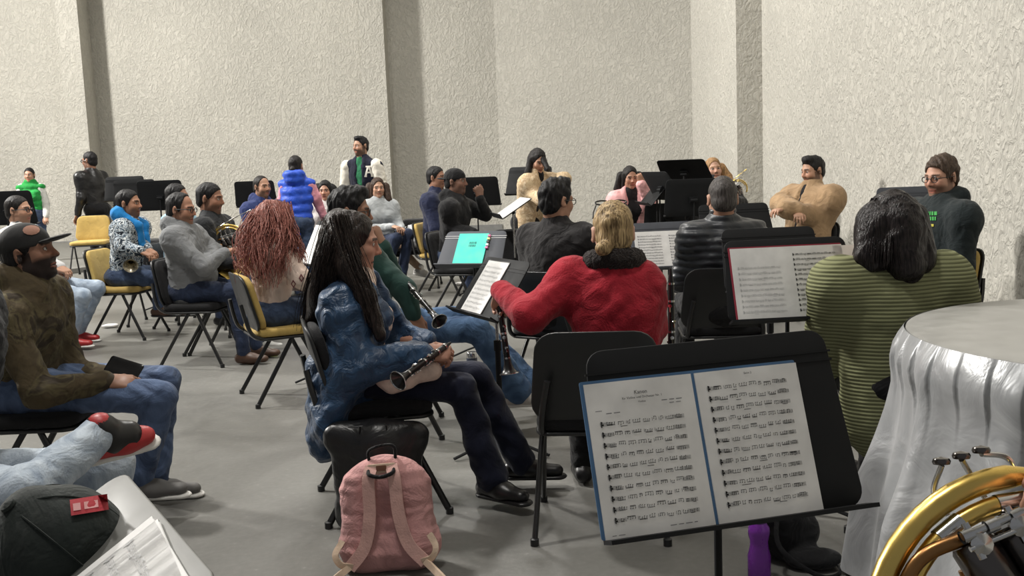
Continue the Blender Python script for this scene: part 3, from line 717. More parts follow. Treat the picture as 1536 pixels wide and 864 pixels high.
        mb.build('glasses', BLK_TUBE, body).data.transform(Matrix.Translation(-Vector(base)))
    return body
def local_part(body, mb, name, mat, parent=None, smooth=True):
    """a part built in world coordinates hung under a thing at its own base"""
    o = mb.build(name, mat, parent or body, smooth); o.data.transform(Matrix.Translation(-body.location)); return o
from mathutils.bvhtree import BVHTree
DENIM = fabric('blue denim', (50, 62, 86), weave=.3, rgb2=(74, 90, 118)); DDENIM = fabric('dark denim', (34, 42, 62), weave=.3, rgb2=(48, 60, 86)); LDENIM = fabric('bleached denim', (150, 168, 192), weave=.3, rgb2=(188, 202, 218))
NAVYTR = fabric('navy trouser cloth', (24, 28, 46), fold=.4); BLKCL = fabric('black cloth', (22, 22, 24), fold=.6); CHAR = fabric('charcoal hoodie fleece', (32, 34, 37), fold=.6)
LEATHER = fabric('black leather', (20, 20, 22), rough=.38, fold=.35, spec=.5, sheen=0); WHITESH = plain('white rubber', (215, 213, 208), .6); BLKSH = plain('black shoe leather', (20, 19, 20), .35); BROWNSH = plain('brown shoe leather', (78, 54, 40), .5)
GREYSH = plain('pale grey sneaker', (186, 182, 176), .7); REDSH = plain('red sneaker leather', (170, 40, 42), .45)
def decal(obj, px, py, VF, mat, name, sx, off=.004, parent=None, flipx=False):
    """glue a flat mark (metres, centred on 0) onto the surface under a point of the view"""
    bm = BVHTree.FromPolygons([obj.matrix_world @ v.co if False else v.co+obj_base(obj) for v in obj.data.vertices], [p.vertices[:] for p in obj.data.polygons])
    e = Vector(EYE); d0 = Vector(ray(px, py)).normalized(); hit = bm.ray_cast(e, d0)
    if hit[0] is None: print('decal miss', name); return
    dist = (hit[0]-e).length; rt = Vector(nrm(np.cross(np.array(d0), UP))); u = rt.cross(d0); V, F = VF; out = []
    for x, y, *_ in V:
        h = bm.ray_cast(e, (d0*dist+rt*x*sx+u*y*sx).normalized()); q = h[0]-d0*off if h[0] is not None and abs(h[3]-dist) < .12 else e+d0*(dist-off)+rt*x*sx+u*y*sx
        out.append(q-obj_base(obj))
    return mesh_np(name, [tuple(q) for q in out], list(F), mat, parent or obj, smooth=False)
def obj_base(o):
    b = Vector((0, 0, 0))
    while o is not None: b = b+o.location; o = o.parent
    return b
def child(o, name): return next((c for c in o.children_recursive if c.name.split('.')[0] == name), None)
def seat_chair(J, kind, label, th=None, back=-.08, z=0): 
    p = J['pel']-J['f']*back; return chair(kind, p[0], p[1], J['th'] if th is None else th, label, z=z)
GOLD = plain('lacquered brass', (228, 196, 112), .3, 1); OLDGOLD = plain('worn brass', (150, 110, 70), .32, 1); SILVER = plain('silver plate', (200, 200, 200), .2, 1); DARKMET = plain('dark tarnished nickel', (96, 92, 90), .22, 1)
EBONY = plain('black ebony wood', (18, 17, 18), .3)
def clarinet(A, B, label, r=1.0):
    A, B = V3(A), V3(B); d = nrm(B-A); L = np.linalg.norm(B-A); root = thing('clarinet', label, 'clarinet', (B+A)/2); o = (A+B)/2; k = L/.6
    MB().lathe([(0, 0), (0, .004*r), (.07*k, .0115*r), (.075*k, .0125*r), (.5*k, .0135*r), (.5*k, 0)], A-o, B-o, 14).build('body', EBONY, root)
    MB().lathe([(.49*k, .0138*r), (.53*k, .016*r), (.57*k, .023*r), (.595*k, .034*r), (.6*k, .039*r), (.598*k, .036*r), (.575*k, .022*r), (.54*k, .0)], A-o, B-o, 24).build('bell', EBONY, root)
    MB().lathe([(.596*k, .039*r), (.602*k, .0405*r), (.604*k, .038*r), (.598*k, .036*r)], A-o, B-o, 24).build('bell_ring', SILVER, root)
    x = nrm(np.cross(d, UP if abs(d[2]) < .9 else V3(0, -1, 0))); y = np.cross(d, x)
    for t in (.075, .16, .31, .49): MB().lathe([(t*k-.004, .0142*r), (t*k+.004, .0142*r)], A-o, B-o, 14).build('ring', SILVER, root)
    for i in range(13):
        t = (.13+.026*i)*k; an = (0, .5, -.4, .2)[i % 4]+2*pi*(i % 3 == 2)*.5; q = A-o+d*t; s = x*math.sin(an)+y*math.cos(an)
        kk = MB().lathe([(0, 0), (0, .007*r), (.003, .007*r), (.004, 0)], q+s*.016*r, q+s*.03*r, 10); kk.tube([q+s*.017*r, q+s*.018*r+d*.03*k], .0022*r, 6); kk.build('key', SILVER, root)
    return root
def horn(o, x, y, n, s, label, mat=None, bell=True, vy=0.0, pipe=True):
    o, x, y, n = V3(o), nrm(x), nrm(y), nrm(n); mat = mat or GOLD; root = thing('french_horn', label, 'french horn', o); Q = lambda a, b, c=0: (x*a+y*b+n*c)*s
    A = lambda r, a0, a1, c=0, k=36: [Q(r*math.cos(math.radians(a0+(a1-a0)*i/k)), r*math.sin(math.radians(a0+(a1-a0)*i/k)), c) for i in range(k+1)]
    MB().tube(A(.17, 215, -30, 0), [(.0085+.0045*abs(i-18)/18)*s if i > 18 else .0125*s for i in range(37)], 14).build('bell_branch', mat, root)
    MB().tube(A(.145, 205, 15, .006), .0098*s, 12).build('inner_loop', mat, root)
    for a in (128, 100): MB().lathe([(0, .0108*s), (.03*s, .0108*s)], A(.145, a, a-2, .006)[0], A(.145, a, a-12, .006)[-1], 14).build('ferrule', SILVER, root)
    if bell:
        p = Q(.17*math.cos(math.radians(-30)), .17*math.sin(math.radians(-30))); d = Q(-.6, -.75, .25); q = p+d*.3
        MB().lathe([(-.004*s, .013*s), (.1*s, .022*s), (.18*s, .04*s), (.24*s, .075*s), (.28*s, .125*s), (.29*s, .15*s), (.285*s, .148*s), (.235*s, .07*s), (.17*s, .034*s)], p, q, 36).build('bell', mat, root)
    for i in range(3):
        cx, cy = -.058+.042*i, .02+.014*i+vy
        v = MB().lathe([(0, 0), (0, .021*s), (.004*s, .0235*s), (.062*s, .0235*s), (.066*s, .02*s), (.072*s, .012*s), (.076*s, 0)], Q(cx, cy+.02, .012), Q(cx+.035, cy-.06, .03), 20).build('valve', DARKMET, root)
        MB().lathe([(0, 0), (0, .009*s), (.012*s, .011*s), (.018*s, 0)], Q(cx, cy+.02, .03), Q(cx, cy+.02, .1), 12).build('valve_cap', SILVER, v)
        for c, r in ((.02, .0055), (-.014, .0055)):
            MB().tube(spline([Q(cx+c*.3, cy-.01, c), Q(cx+.03+c*.3, cy-.10, c), Q(cx+.045, cy-.125-.012*i, c), Q(cx+.06, cy-.10, c), Q(cx+.03+c, cy-.02, c)], 6), r*s, 8).build('valve_slide', SILVER if c > 0 else OLDGOLD, root)
        l = MB().tube(spline([Q(cx-.01, cy+.045, -.02), Q(cx-.02, cy+.07, -.025), Q(-.07+.022*i, .187+.004*i, -.012)], 6), .0032*s, 8)
        l.build('lever', SILVER, root); MB().lathe([(0, 0), (0, .0085*s), (.003*s, .0095*s), (.006*s, .008*s), (.008*s, 0)], Q(-.07+.022*i, .188+.004*i, -.012), Q(-.07+.022*i+.003, .3, .0), 14).build('finger_key', DARKMET, root)
    m = MB()
    for i in range(4): m.tube([Q(-.07+.045*i, .075+.012*i+vy*.8, .034), Q(-.07+.045*i+.012, .04+.012*i+vy*.8, .04)], .004*s, 8)
    m.tube([Q(-.075, .062+vy*.8, .036), Q(.09, .11+vy*.8, .036)], .0042*s, 8).tube([Q(-.07, .05+vy*.8, .04), Q(.09, .095+vy*.8, .04)], .003*s, 8)
    for i in range(7): m.lathe([(-.006*s, .007*s), (.006*s, .007*s)], Q(-.07+.026*i, .063+.0075*i+vy*.8, .036), Q(.09, .11+vy*.8, .036), 10)
    m.build('lever_axle', SILVER, root)
    MB().tube(spline([Q(-.152, -.03+vy, .01), Q(-.118, .025+vy, .016), Q(-.075, .043+vy, .02), Q(-.05, .045+vy, .022)], 8), .0075*s, 12).build('leadpipe', OLDGOLD, root)
    MB().tube(spline([Q(-.15, -.06+vy, .0), Q(-.125, -.015+vy, .01), Q(-.085, -.005+vy, .014), Q(-.05, -.03+vy, .014), Q(-.03, -.08+vy, .01)], 8), .0085*s, 12).build('tuning_slide', OLDGOLD, root)
    if pipe: MB().tube(spline([Q(-.1, .14, .01), Q(-.02, .19, .03), Q(.1, .25, .06), Q(.17, .28, .07)], 6), [.0055*s]*12+[.0035*s]*7, 8).lathe([(0, .004*s), (.04*s, .008*s), (.055*s, .012*s), (.058*s, .0)], Q(.165, .278, .069), Q(.3, .33, .08), 14).build('mouthpipe', SILVER if bell else mat, root)
    return root
PL = {}
# ------------------------------------------------------------------ far figures
J = sit(43, 252, 16, -82, stand=True, floor=.14, hs=.95, sh=.175)
person(J, 'woman in a bright green quilted vest standing far left by the wall', (176, 132, 108), 'bun', HD['black'], fem=True, top=fabric('green quilted vest', (38, 142, 66), fold=.4), bottom=DENIM, shoes=BLKSH, seg=dict(sleeves=fabric('white knit sleeve', (210, 210, 205))), tpl=False, puff=.09, tname='vest')
J = sit(133, 228, 13.8, 160, stand=True, floor=.14, sh=.2, over=dict(wrR=(165, 290, .05)))
person(J, 'man in a black leather jacket standing in profile beside the left pillar', (150, 106, 84), 'short', HD['black'], (HD['black'], .5), top=LEATHER, bottom=BLKCL, shoes=BLKSH, glasses=True, bulk=1.1)
J = sit(540, 205, 12.7, -108, stand=True, sh=.2, hy=-25)
b = person(J, 'bearded man standing in a navy varsity jacket with white sleeves and a letter A', (178, 134, 108), 'short', HD['black'], (HD['black'], .75), top=fabric('green tee', (44, 116, 80)), jacket=fabric('navy wool', (24, 26, 44)), slot=.045, bottom=DENIM, shoes=WHITESH, seg=dict(sleeves=fabric('cream leather sleeve', (222, 217, 205), rough=.5)), tpl=False, hairx=dict(quiff=1.0))
PL['varsity'] = b
J = sit(443, 234, 11.4, 82, stand=True, hs=.97, sh=.165, over=dict(elR=(474, 297, .0), wrR=(486, 326, .1), elL=(424, 300, .1), wrL=(428, 322, .25)))
person(J, 'woman with her back turned in a royal blue hooded vest and pink sleeves', (176, 130, 104), 'bun', HD['dark'], fem=False, top=fabric('royal blue quilted vest', (44, 84, 196), fold=.4, rough=.5), bottom=DENIM, shoes=WHITESH, seg=dict(sleeves=fabric('pink knit', (226, 156, 170))), tpl=False, hood=True, puff=.1, tname='vest', lr=1.05)
J = sit(806, 224, 10, -44, lean=20, stand=True, hs=.95, hp=-22, hy=-16, sh=.155, over=dict(elL=(846, 268, .0), wrL=(840, 274, -.2), elR=(797, 288, -.1), wrR=(812, 302, -.3)))
hx = dict(vol=1.2, chains=[[(796, 238, .0, .04), (792, 258, -.06, .036), (795, 282, -.12, .02)], [(814, 238, -.05, .036), (822, 254, -.14, .025)]], flat=.8)
person(J, 'long-haired woman in a beige teddy coat standing bent forward', (186, 140, 114), 'long', HD['dark'], fem=True, top=BLKCL, jacket=camo('beige teddy fleece', [(196, 172, 138), (214, 194, 164), (180, 152, 120), (206, 184, 150)], 14, interp='LINEAR'), slot=.05, bottom=BLKCL, shoes=BLKSH, hem=.38, bulk=.95, hairx=hx, tname='coat', ar=1.0)
J = sit(945, 250, 10.5, -80, lean=10, hs=.95, hp=-8, sh=.165, over=dict(elL=(976, 303, -.1), wrL=(961, 276, -.2)))
hx = dict(vol=1.1, chains=[[(932, 264, .05, .05), (926, 284, .05, .04)], [(958, 264, .05, .05), (968, 282, .05, .04)]], flat=.8)
PL['pink'] = J
person(J, 'woman in an open pale pink jacket resting her hand on her cheek', (170, 124, 100), 'long', HD['dark'], fem=True, top=BLKCL, jacket=fabric('pale pink padded cloth', (226, 172, 172), fold=.5), slot=.075, bottom=BLKCL, shoes=BLKSH, hairx=hx, hand=dict(L=dict(d=UP, n=V3(.3, -1, 0), curl=60)))
J = sit(1070, 237, 10, -86, lean=4, hs=.97, hp=6, hr=-4, sh=.18, over=dict(wrL=(1100, 300, -.35), elL=(1112, 305, -.1)))
PL['blonde'] = J
hx = dict(vol=1.1, chains=[[(1060, 252, .0, .05), (1050, 268, .0, .055), (1044, 280, -.05, .04)], [(1082, 252, .0, .05), (1091, 266, .0, .045), (1098, 274, -.05, .03)]], flat=.8)
person(J, 'woman with long blonde hair and a black top beside the right pillar', (196, 152, 128), 'long', lin((150, 116, 78)), fem=True, top=BLKCL, bottom=BLKCL, shoes=BLKSH, hairx=hx, bulk=1.1)
J = sit(1219, 235, 8.6, 208, lean=-8, sh=.215, hp=-8, hy=-8, over=dict(elL=(1236, 326, -.1), wrL=(1176, 314, -.36), elR=(1172, 306, .05), wrR=(1196, 318, -.34)))
PL['tan'] = J
person(J, 'dark-haired man in a tan jacket leaning back with folded arms by the right wall', (182, 138, 112), 'short', HD['black'], (HD['black'], .7), top=BLKCL, jacket=fabric('tan suede', (158, 131, 100), fold=.6), slot=.022, bottom=BLKCL, shoes=BLKSH, bulk=1.4, collar=.05, ar=1.15, hairx=dict(quiff=1.3, vol=1.2))
# left block
J = sit(392, 264, 11, -38, sh=.19, lean=8)
PL['navy'] = J
person(J, 'balding man with a goatee in a navy blue hooded jacket', (178, 132, 106), 'buzz', HD['dark'], (HD['dark'], .55), top=fabric('navy blue jacket', (40, 52, 98)), bottom=DDENIM, shoes=BLKSH, bulk=1.15, hood=True, hairx=dict(recede=.03))
J = sit(487, 272, 12, -92, hs=.96, sh=.16)
hx = dict(vol=2.2, chains=[[(477, 285, .05, .08), (474, 302, .05, .06)], [(496, 285, .05, .08), (500, 300, .05, .06)]], flat=.9)
PL['curly'] = J
person(J, 'curly-haired woman in white half hidden behind the blue vest', (182, 134, 110), 'curly', HD['black'], fem=True, top=fabric('white blouse', (214, 210, 206)), bottom=BLKCL, shoes=BLKSH, hairx=hx)
J = sit(566, 267, 11.5, -72, lean=4, hs=.96, sh=.165, over=dict(wrL=(602, 343, -.3), wrR=(590, 340, -.4), knL=(612, 352, -.35), knR=(594, 358, -.45)))
PL['greyw'] = J
hx = dict(vol=1.2, chains=[[(555, 280, .05, .05), (551, 298, .0, .04)], [(578, 280, .05, .05), (583, 300, .0, .04)]], flat=.8)
person(J, 'woman in a pale grey sweater with shoulder-length brown hair and dark jeans', (190, 146, 120), 'long', lin((58, 42, 34)), fem=True, top=fabric('pale grey knit', (176, 180, 182), weave=.4), bottom=DDENIM, shoes=BLKSH, hairx=hx, tname='sweater')
J = sit(533, 293, 12.15, -18, lean=2, sh=.17, over=dict(knR=(588, 362, -.35), anR=(630, 404, -.45), knL=(590, 368, -.1), anL=(588, 414, -.1)))
J['toeR'] = V3(1, -.2, -.25); PL['tanleg'] = J
person(J, 'mostly hidden person stretching out a leg in tan trousers and a white sneaker', (170, 124, 98), 'short', HD['black'], top=BLKCL, bottom=fabric('tan chino', (196, 166, 140)), shoes=WHITESH, soles=WHITESH, lr=.9)
J = sit(654, 250, 11, -22, lean=5, sh=.185)
PL['navyj'] = J
person(J, 'short-haired man in a dark navy jacket with a bright blue collar lining', (150, 106, 84), 'short', HD['black'], None, top=fabric('bright blue lining', (44, 84, 190)), jacket=fabric('dark navy shell', (34, 40, 66)), slot=.03, bottom=DDENIM, shoes=BLKSH, bulk=1.05)
J = sit(683, 253, 9.3, -18, lean=6, sh=.195, over=dict(elR=(676, 342, -.15), wrR=(712, 349, -.3), elL=(728, 322, .1), wrL=(720, 296, -.05)))
PL['cap20'] = J
person(J, 'man in a black hoodie and backwards black cap raising a fist', (112, 78, 62), 'buzz', HD['black'], (HD['black'], .35), top=BLKCL, bottom=DENIM, shoes=BLKSH, bulk=1.12, hood=True, cap='back', capmat=BLKCL, hand=dict(L=dict(d=V3(-.2, -.2, 1), n=V3(.4, -.9, .1), curl=80)), tname='hoodie')
J = sit(265, 276, 9.4, -6, sh=.18)
PL['ltblue'] = J
person(J, 'man in a light blue shirt mostly hidden behind the grey hoodie', (150, 108, 86), 'short', HD['black'], None, top=fabric('light blue cotton', (150, 186, 206)), bottom=DDENIM, shoes=BLKSH)
J = sit(192, 285, 8.8, -6, lean=9, sh=.19, over=dict(elR=(185, 372, -.3), wrR=(212, 378, -.35), elL=(208, 365, .1), wrL=(222, 374, -.05), knR=(240, 418, -.15), knL=(246, 412, .12), anR=(238, 462, -.15), anL=(262, 462, .1)))
PL['camo'] = J
b = person(J, 'man in a grey and white patterned puffer jacket with a bright blue hood', (158, 112, 86), 'short', HD['black'], (HD['black'], .5), top=camo('grey camouflage shell', [(24, 30, 38), (172, 182, 190), (60, 76, 90), (205, 210, 212), (34, 44, 54)], 15), bottom=DENIM, shoes=BROWNSH, soles=BLKSH, bulk=1.12, ar=1.12)
S = SDF(); bb = V3(*b.location); nk = J['neck']-J['f']*.07
S.ell(nk+UP*.04, (.12, .085, .085), .04, R=fr(J['th']))
for q in (-1, 1): S.cap(nk+J['r']*q*.07+UP*.05, J['neck']+J['f']*.1+J['r']*q*.06-UP*.06, .045, .035, .04); S.cap(J['neck']+J['f']*.1+J['r']*q*.06-UP*.06, J['pel']+J['f']*.2+J['r']*q*.04+UP*.2, .035, .03, .04)
V, F = S.mesh(.014); V = V+normals(V, F)*(wav(V, 50, 2)*.006)[:, None]; mesh_np('hood', V-bb, F, fabric('bright blue fleece', (36, 128, 196), fold=.5), b)
J = sit(314, 275, 7.9, -8, lean=4, sh=.2, hp=-6, over=dict(elR=(322, 388, -.25), wrR=(352, 396, -.3), elL=(345, 370, .2), wrL=(358, 388, .1), knR=(362, 436, -.25), knL=(372, 425, .1), anR=(380, 520, -.3), anL=(392, 512, .2)))
PL['hornman'] = J; J['toeR'] = V3(1, -.2, 0)
LIME = plain('lime accent rubber', (190, 214, 60), .6)
person(J, 'heavy-set man with a goatee in a black jacket holding a brass horn', (156, 110, 86), 'short', HD['black'], (HD['black'], .6), top=CHAR, bottom=DENIM, shoes=plain('white mesh sneaker', (206, 206, 204), .8), soles=LIME, bulk=1.22, belly=1, jaw=1.12, collar=.05)
J = sit(270, 290, 7.45, -8, lean=-2, sh=.19, hp=-5, over=dict(elR=(306, 402, -.22), wrR=(338, 378, -.05), elL=(322, 376, .2), wrL=(312, 392, -.1), knR=(350, 438, -.15), knL=(365, 432, .12)))
PL['grey'] = J
person(J, 'balding man with glasses in a grey hoodie sitting with folded arms', (168, 120, 96), 'short', HD['black'], (HD['dark'], .45), top=fabric('heather grey fleece', (116, 118, 120), fold=.7), bottom=DDENIM, shoes=BROWNSH, bulk=1.12, belly=1, hood=True, glasses=True, hairx=dict(recede=.05), tname='hoodie', hands='R')
J = sit(26, 294, 8.4, -4, lean=2, over=dict(knL=(146, 432, .15), knR=(124, 444, -.2), anR=(106, 508, -.2), anL=(118, 500, .2)))
PL['glassesman'] = J
person(J, 'man with glasses and pale ripped jeans behind the man in the cap', (186, 140, 114), 'buzz', HD['dark'], (HD['dark'], .35), top=fabric('white shirt cotton', (200, 200, 200)), bottom=LDENIM, shoes=REDSH, soles=WHITESH, glasses=True)
# middle figures
J = sit(410, 302, 6.15, 28, lean=8, hs=.97, sh=.165, over=dict(elR=(452, 418, -.22), wrR=(480, 440, -.05)))
PL['redhair'] = J; PEACH = fabric('peach cream knit', (220, 198, 184), weave=.3, fold=.5)
pth = [[(395, 312, .0), (380, 340, -.08, 1.2), (372, 380, -.14, 1.5), (378, 430, -.18, 1.4)], [(405, 306, -.05), (398, 340, -.15, 1.2), (396, 385, -.22, 1.5), (400, 440, -.26, 1.4)], [(415, 308, -.08), (424, 345, -.18, 1), (420, 385, -.24, 1.3), (412, 435, -.26, 1.2)], [(425, 306, -.05), (432, 340, -.12, .8), (444, 370, -.16, .9), (452, 402, -.2, .9)], [(388, 318, .05), (370, 350, .0, 1.1), (366, 390, -.05, 1.2), (376, 420, -.1, 1)]]
hx = dict(vol=1.5, mat=hairmat('auburn waves', (128, 76, 66), (176, 116, 104)), chains=[[(398, 325, .0, .085), (390, 360, -.04, .09), (388, 405, -.08, .06)], [(412, 325, -.05, .075), (414, 370, -.08, .08), (406, 412, -.12, .05)]], flat=.6, strands=dict(n=430, r=.0031, paths=pth, j=.026, amp=.011, f=3.4))
b = person(J, 'woman with long wavy auburn hair in a peach sweater turned away', (196, 142, 116), 'long', lin((120, 70, 60)), fem=True, top=PEACH, bottom=DENIM, shoes=WHITESH, hairx=hx, tname='sweater'); PL['rb'] = b
J = sit(834, 270, 5.7, 52, lean=8, sh=.2, hy=-14, hp=-4, over=dict(elL=(796, 385, .12)))
PL['blkj'] = J
person(J, 'man with glasses in a black jacket seen from behind his shoulder', (178, 130, 104), 'short', HD['black'], None, top=fabric('black twill', (33, 31, 32), fold=.7), bottom=BLKCL, shoes=BLKSH, glasses=True, bulk=1.12, hairx=dict(vol=1.9, quiff=1.4), collar=.05)
J = sit(1083, 266, 5.5, 94, lean=2, sh=.18, hy=-6, hp=-8)
PL['puffer'] = J
person(J, 'man with short greying hair seen from behind in a black puffer jacket', (172, 126, 102), 'short', lin((62, 58, 56)), None, top=fabric('black nylon puffer', (38, 41, 46), rough=.4, fold=.2, spec=.5), bottom=BLKCL, shoes=BLKSH, bulk=1.1, puff=.04, collar=.06, hairx=dict(vol=.6), hands='')
J = sit(1412, 235, 5.9, 190, lean=-4, sh=.235, hy=18, hp=-6, over=dict(elL=(1442, 400, -.25), wrL=(1392, 408, -.35)))
PL['hoodie'] = J
b = person(J, 'bearded man with glasses in a dark green hoodie sitting against the right wall', (190, 142, 118), 'short', lin((66, 52, 42)), (lin((70, 54, 44)), .6), top=fabric('very dark green fleece', (28, 36, 38), fold=.6), bottom=BLKCL, shoes=BLKSH, glasses=True, bulk=1.42, belly=1, hood=True, hairx=dict(vol=2.2), tname='hoodie'); PL['hb'] = b
J = sit(524, 283, 5.2, 4, lean=-10, sh=.19, hp=-5, over=dict(shR=(548, 384, -.15), elR=(606, 434, -.22), wrR=(622, 474, -.25), shL=(556, 380, .2), elL=(592, 425, .12), wrL=(574, 368, .0), knR=(716, 494, -.08), anR=(776, 588, -.08), knL=(700, 476, .2), anL=(792, 578, .18)))
PL['green'] = J
b = person(J, 'man in a dark green sweater with glasses resting a hand on his face', (150, 106, 82), 'short', HD['black'], (HD['black'], .3), top=fabric('dark green sweater knit', (38, 66, 60), fold=.3), bottom=fabric('mid blue denim', (52, 76, 110), weave=.3, rgb2=(84, 112, 146)), shoes=GREYSH, soles=WHITESH, glasses=True, hairx=dict(vol=2.0, quiff=1.3), hand=dict(L=dict(d=V3(-.35, 0, 1), n=V3(.9, -.3, .2), curl=75), R=dict(d=V3(.3, -.1, -1), n=V3(.6, -.8, 0), curl=50)), tname='sweater', flare=1.5)
J = sit(918, 304, 3.85, 90, lean=8, hs=.97, sh=.165, hp=-4, over=dict(shL=(858, 420, .02), elL=(796, 474, -.1), wrL=(752, 436, .12), shR=(960, 424, .0), elR=(974, 490, .05), wrR=(972, 520, .3)))
PL['red'] = J
RED = fabric('crimson wool felt', (148, 29, 43), fold=.6, weave=.6, rgb2=(170, 39, 53), rough=.95)
hx = dict(vol=1.1, bun=(-.05, -.108, -.058), mat=hairmat('ash blonde', (124, 100, 68), (196, 168, 124), .5))
b = person(J, 'woman with a blonde bun in a red jacket seen from behind', (196, 148, 124), 'bun', lin((150, 122, 84)), fem=False, top=RED, bottom=BLKCL, shoes=BLKSH, hairx=hx, ar=1.12, bulk=1.02, collar=.02, tname='jacket', hand=dict(L=dict(d=V3(-.1, .6, -.7), n=V3(-.3, .7, .5), curl=55))); PL['redb'] = b
S = SDF(); ct = J['neck']-J['f']*.01+UP*.012
for i in range(12):
    a0, a1 = 2*pi*i/12, 2*pi*(i+1)/12; q = lambda a: ct+J['r']*.082*math.cos(a)+J['f']*.072*math.sin(a)+UP*.012*(-math.sin(a))
    S.cap(q(a0), q(a1), .036, None, .02)
V, F = S.mesh(.009); V = V+normals(V, F)*(wav(V, 190, 2)*.006)[:, None]; mesh_np('fur_collar', V-V3(*b.location), F, fabric('dark brown fur', (40, 32, 30), fold=1, fs=60), b)
mb = MB(); H = lambda p: J['head']+J['HR'] @ V3(p)*J['hs']
for q in (-1, 1): mb.tube(ring(H((q*.034, .04, .122)), J['HR'][:, 0], J['HR'][:, 1]*.5+J['HR'][:, 2]*.3, .028, 20), .003, 6, close=True); mb.tube([H((q*.06, .035, .112)), H((q*.074, .005, .085)), H((q*.078, -.01, .06))], .003, 6)
local_part(b, mb, 'sunglasses', BLK_TUBE)
# near figures
J = sit(1337, 292, 3.6, 96, lean=3, hs=1.12, sh=.245, hp=-10, over=dict(elL=(1238, 535, .12), elR=(1462, 540, .05)))
PL['knit'] = J
pth = [[(1318+6*i, 299, -.02), (1298+12*i, 345, -.1+.012*(i-3.5)**2*.6), (1288+14.5*i, 385, -.14+.012*(i-3.5)**2*.6), (1286+15.5*i, 408, -.12+.012*(i-3.5)**2*.6)] for i in range(8)]
hx = dict(vol=1.5, mat=hairmat('glossy black bob', (20, 17, 18), (44, 38, 38), .3), chains=[[(1318, 335, -.02, .085), (1309, 386, -.06, .07)], [(1337, 340, -.05, .09), (1341, 376, -.06, .078)], [(1358, 335, -.02, .085), (1376, 386, -.06, .07)]], flat=.8, strands=dict(n=240, r=.003, paths=pth, j=.009, amp=.002, f=1))
person(J, 'woman with a glossy black bob in an olive ribbed sweater seen from behind', (176, 130, 104), 'bob', HD['black'], fem=False, top=knit('olive ribbed knit', (128, 130, 98)), bottom=BLKCL, shoes=BLKSH, hairx=hx, bulk=1.25, ar=1.3, collar=.02, tname='sweater', wr=.003, hem=.12, lr=.78)
J = sit(526, 319, 4.05, 9, lean=2, hs=1.03, sh=.17, hp=-7, over=dict(shR=(514, 464, -.15), elR=(542, 553, -.25), wrR=(634, 530, -.2), elL=(600, 508, .16), wrL=(640, 518, -.02), knR=(694, 584, -.1), knL=(716, 566, .1), anR=(737, 720, -.1), anL=(780, 692, .12)))
PL['blue'] = J; J['toeR'] = V3(.75, -.6, 0); J['toeL'] = V3(1, -.1, 0)
BLUEJ = fabric('petrol blue nylon', (33, 57, 86), rough=.45, fold=.9, fs=11, spec=.35, rgb2=(44, 74, 106))
pth = [[(500+5*i, 322, .02*i), (488+9*i, 365, -.1), (478+9*i, 410, -.12), (470+8*i, 470, -.1)] for i in range(4)]+[[(512, 325, -.1), (528, 375, -.14), (550, 430, -.2), (572, 505, -.24)], [(506, 325, -.1), (520, 380, -.16), (544, 440, -.22), (562, 500, -.25)], [(498, 330, .0), (478, 390, -.06), (462, 450, -.02), (454, 505, .02)]]
hx = dict(vol=1.2, mat=hairmat('long black hair', (24, 20, 20), (56, 46, 42), .32), chains=[[(508, 345, .0, .088), (494, 400, -.04, .085), (480, 445, -.04, .065), (466, 490, .0, .035)], [(514, 350, -.06, .065), (522, 400, -.12, .06), (548, 445, -.18, .05), (570, 500, -.22, .035)]], flat=.75, strands=dict(n=650, r=.0017, paths=pth, j=.013, amp=.004, f=1.2))
b = person(J, 'long-haired woman in a petrol blue parka holding a clarinet on her lap', (184, 134, 112), 'long', HD['black'], fem=True, top=PEACH, jacket=BLUEJ, slot=.085, bottom=NAVYTR, shoes=BLKSH, soles=BLKSH, hairx=hx, ar=1.02, wr=.010, lr=.92, flare=1.45, extra=[((505, 560, -.1), (486, 660, -.16), .15, .085, .06, .8), ((520, 560, -.2), (492, 640, -.24), .1, .07, .05, .8)], hand=dict(R=dict(d=V3(1, .25, -.05), n=V3(.15, -.65, .75), curl=48), L=dict(d=V3(.8, -.5, -.1), n=V3(.2, -.2, 1), curl=45)), cuffs=BLUEJ); PL['bb'] = b
mb = MB(); pp = [P(*q) for q in ((568, 556, 3.45), (625, 548, 3.5), (660, 556, 3.45), (632, 578, 3.4), (585, 590, 3.38))]
S = SDF(); S.cap(P(578, 566, 3.86), P(648, 556, 3.86), .045, .04, .03); S.cap(P(588, 580, 3.84), P(612, 574, 3.84), .03, .025, .03); V, F = S.mesh(.008)
mesh_np('shirt_hem', V-V3(*b.location), F, PEACH, b)
J = sit(40, 336, 4.1, 2, lean=9, sh=.2, hp=11, over=dict(shR=(6, 478, -.18), elR=(58, 590, -.26), wrR=(160, 572, -.14), elL=(108, 560, .12), wrL=(178, 566, .05), knR=(240, 596, -.12), knL=(246, 572, .14), anR=(212, 722, -.1), anL=(236, 722, .12)))
PL['cap'] = J
CAPM = fabric('faded black twill', (42, 42, 42), fold=.2)
b = person(J, 'bearded man in a dark cap and olive camouflage hoodie holding a phone on his lap', (142, 100, 78), 'buzz', HD['black'], (HD['black'], .93), top=camo('olive faded camouflage', [(60, 52, 41), (80, 70, 52), (70, 61, 47), (90, 82, 60), (56, 49, 40)], 7, interp='LINEAR'), bottom=fabric('washed blue denim', (58, 72, 100), weave=.3, rgb2=(92, 110, 142)), shoes=plain('grey and white sneaker', (96, 94, 92), .7), soles=WHITESH, bulk=1.1, hood=True, cap='front', capmat=CAPM, bz=-.01, tname='hoodie', hand=dict(R=dict(d=V3(1, .1, -.1), n=V3(.1, -.5, .85), curl=35), L=dict(d=V3(1, -.3, -.15), n=V3(0, .3, 1), curl=40)), cuffs=fabric('olive ribbing', (62, 54, 42)))
PL['capb'] = b
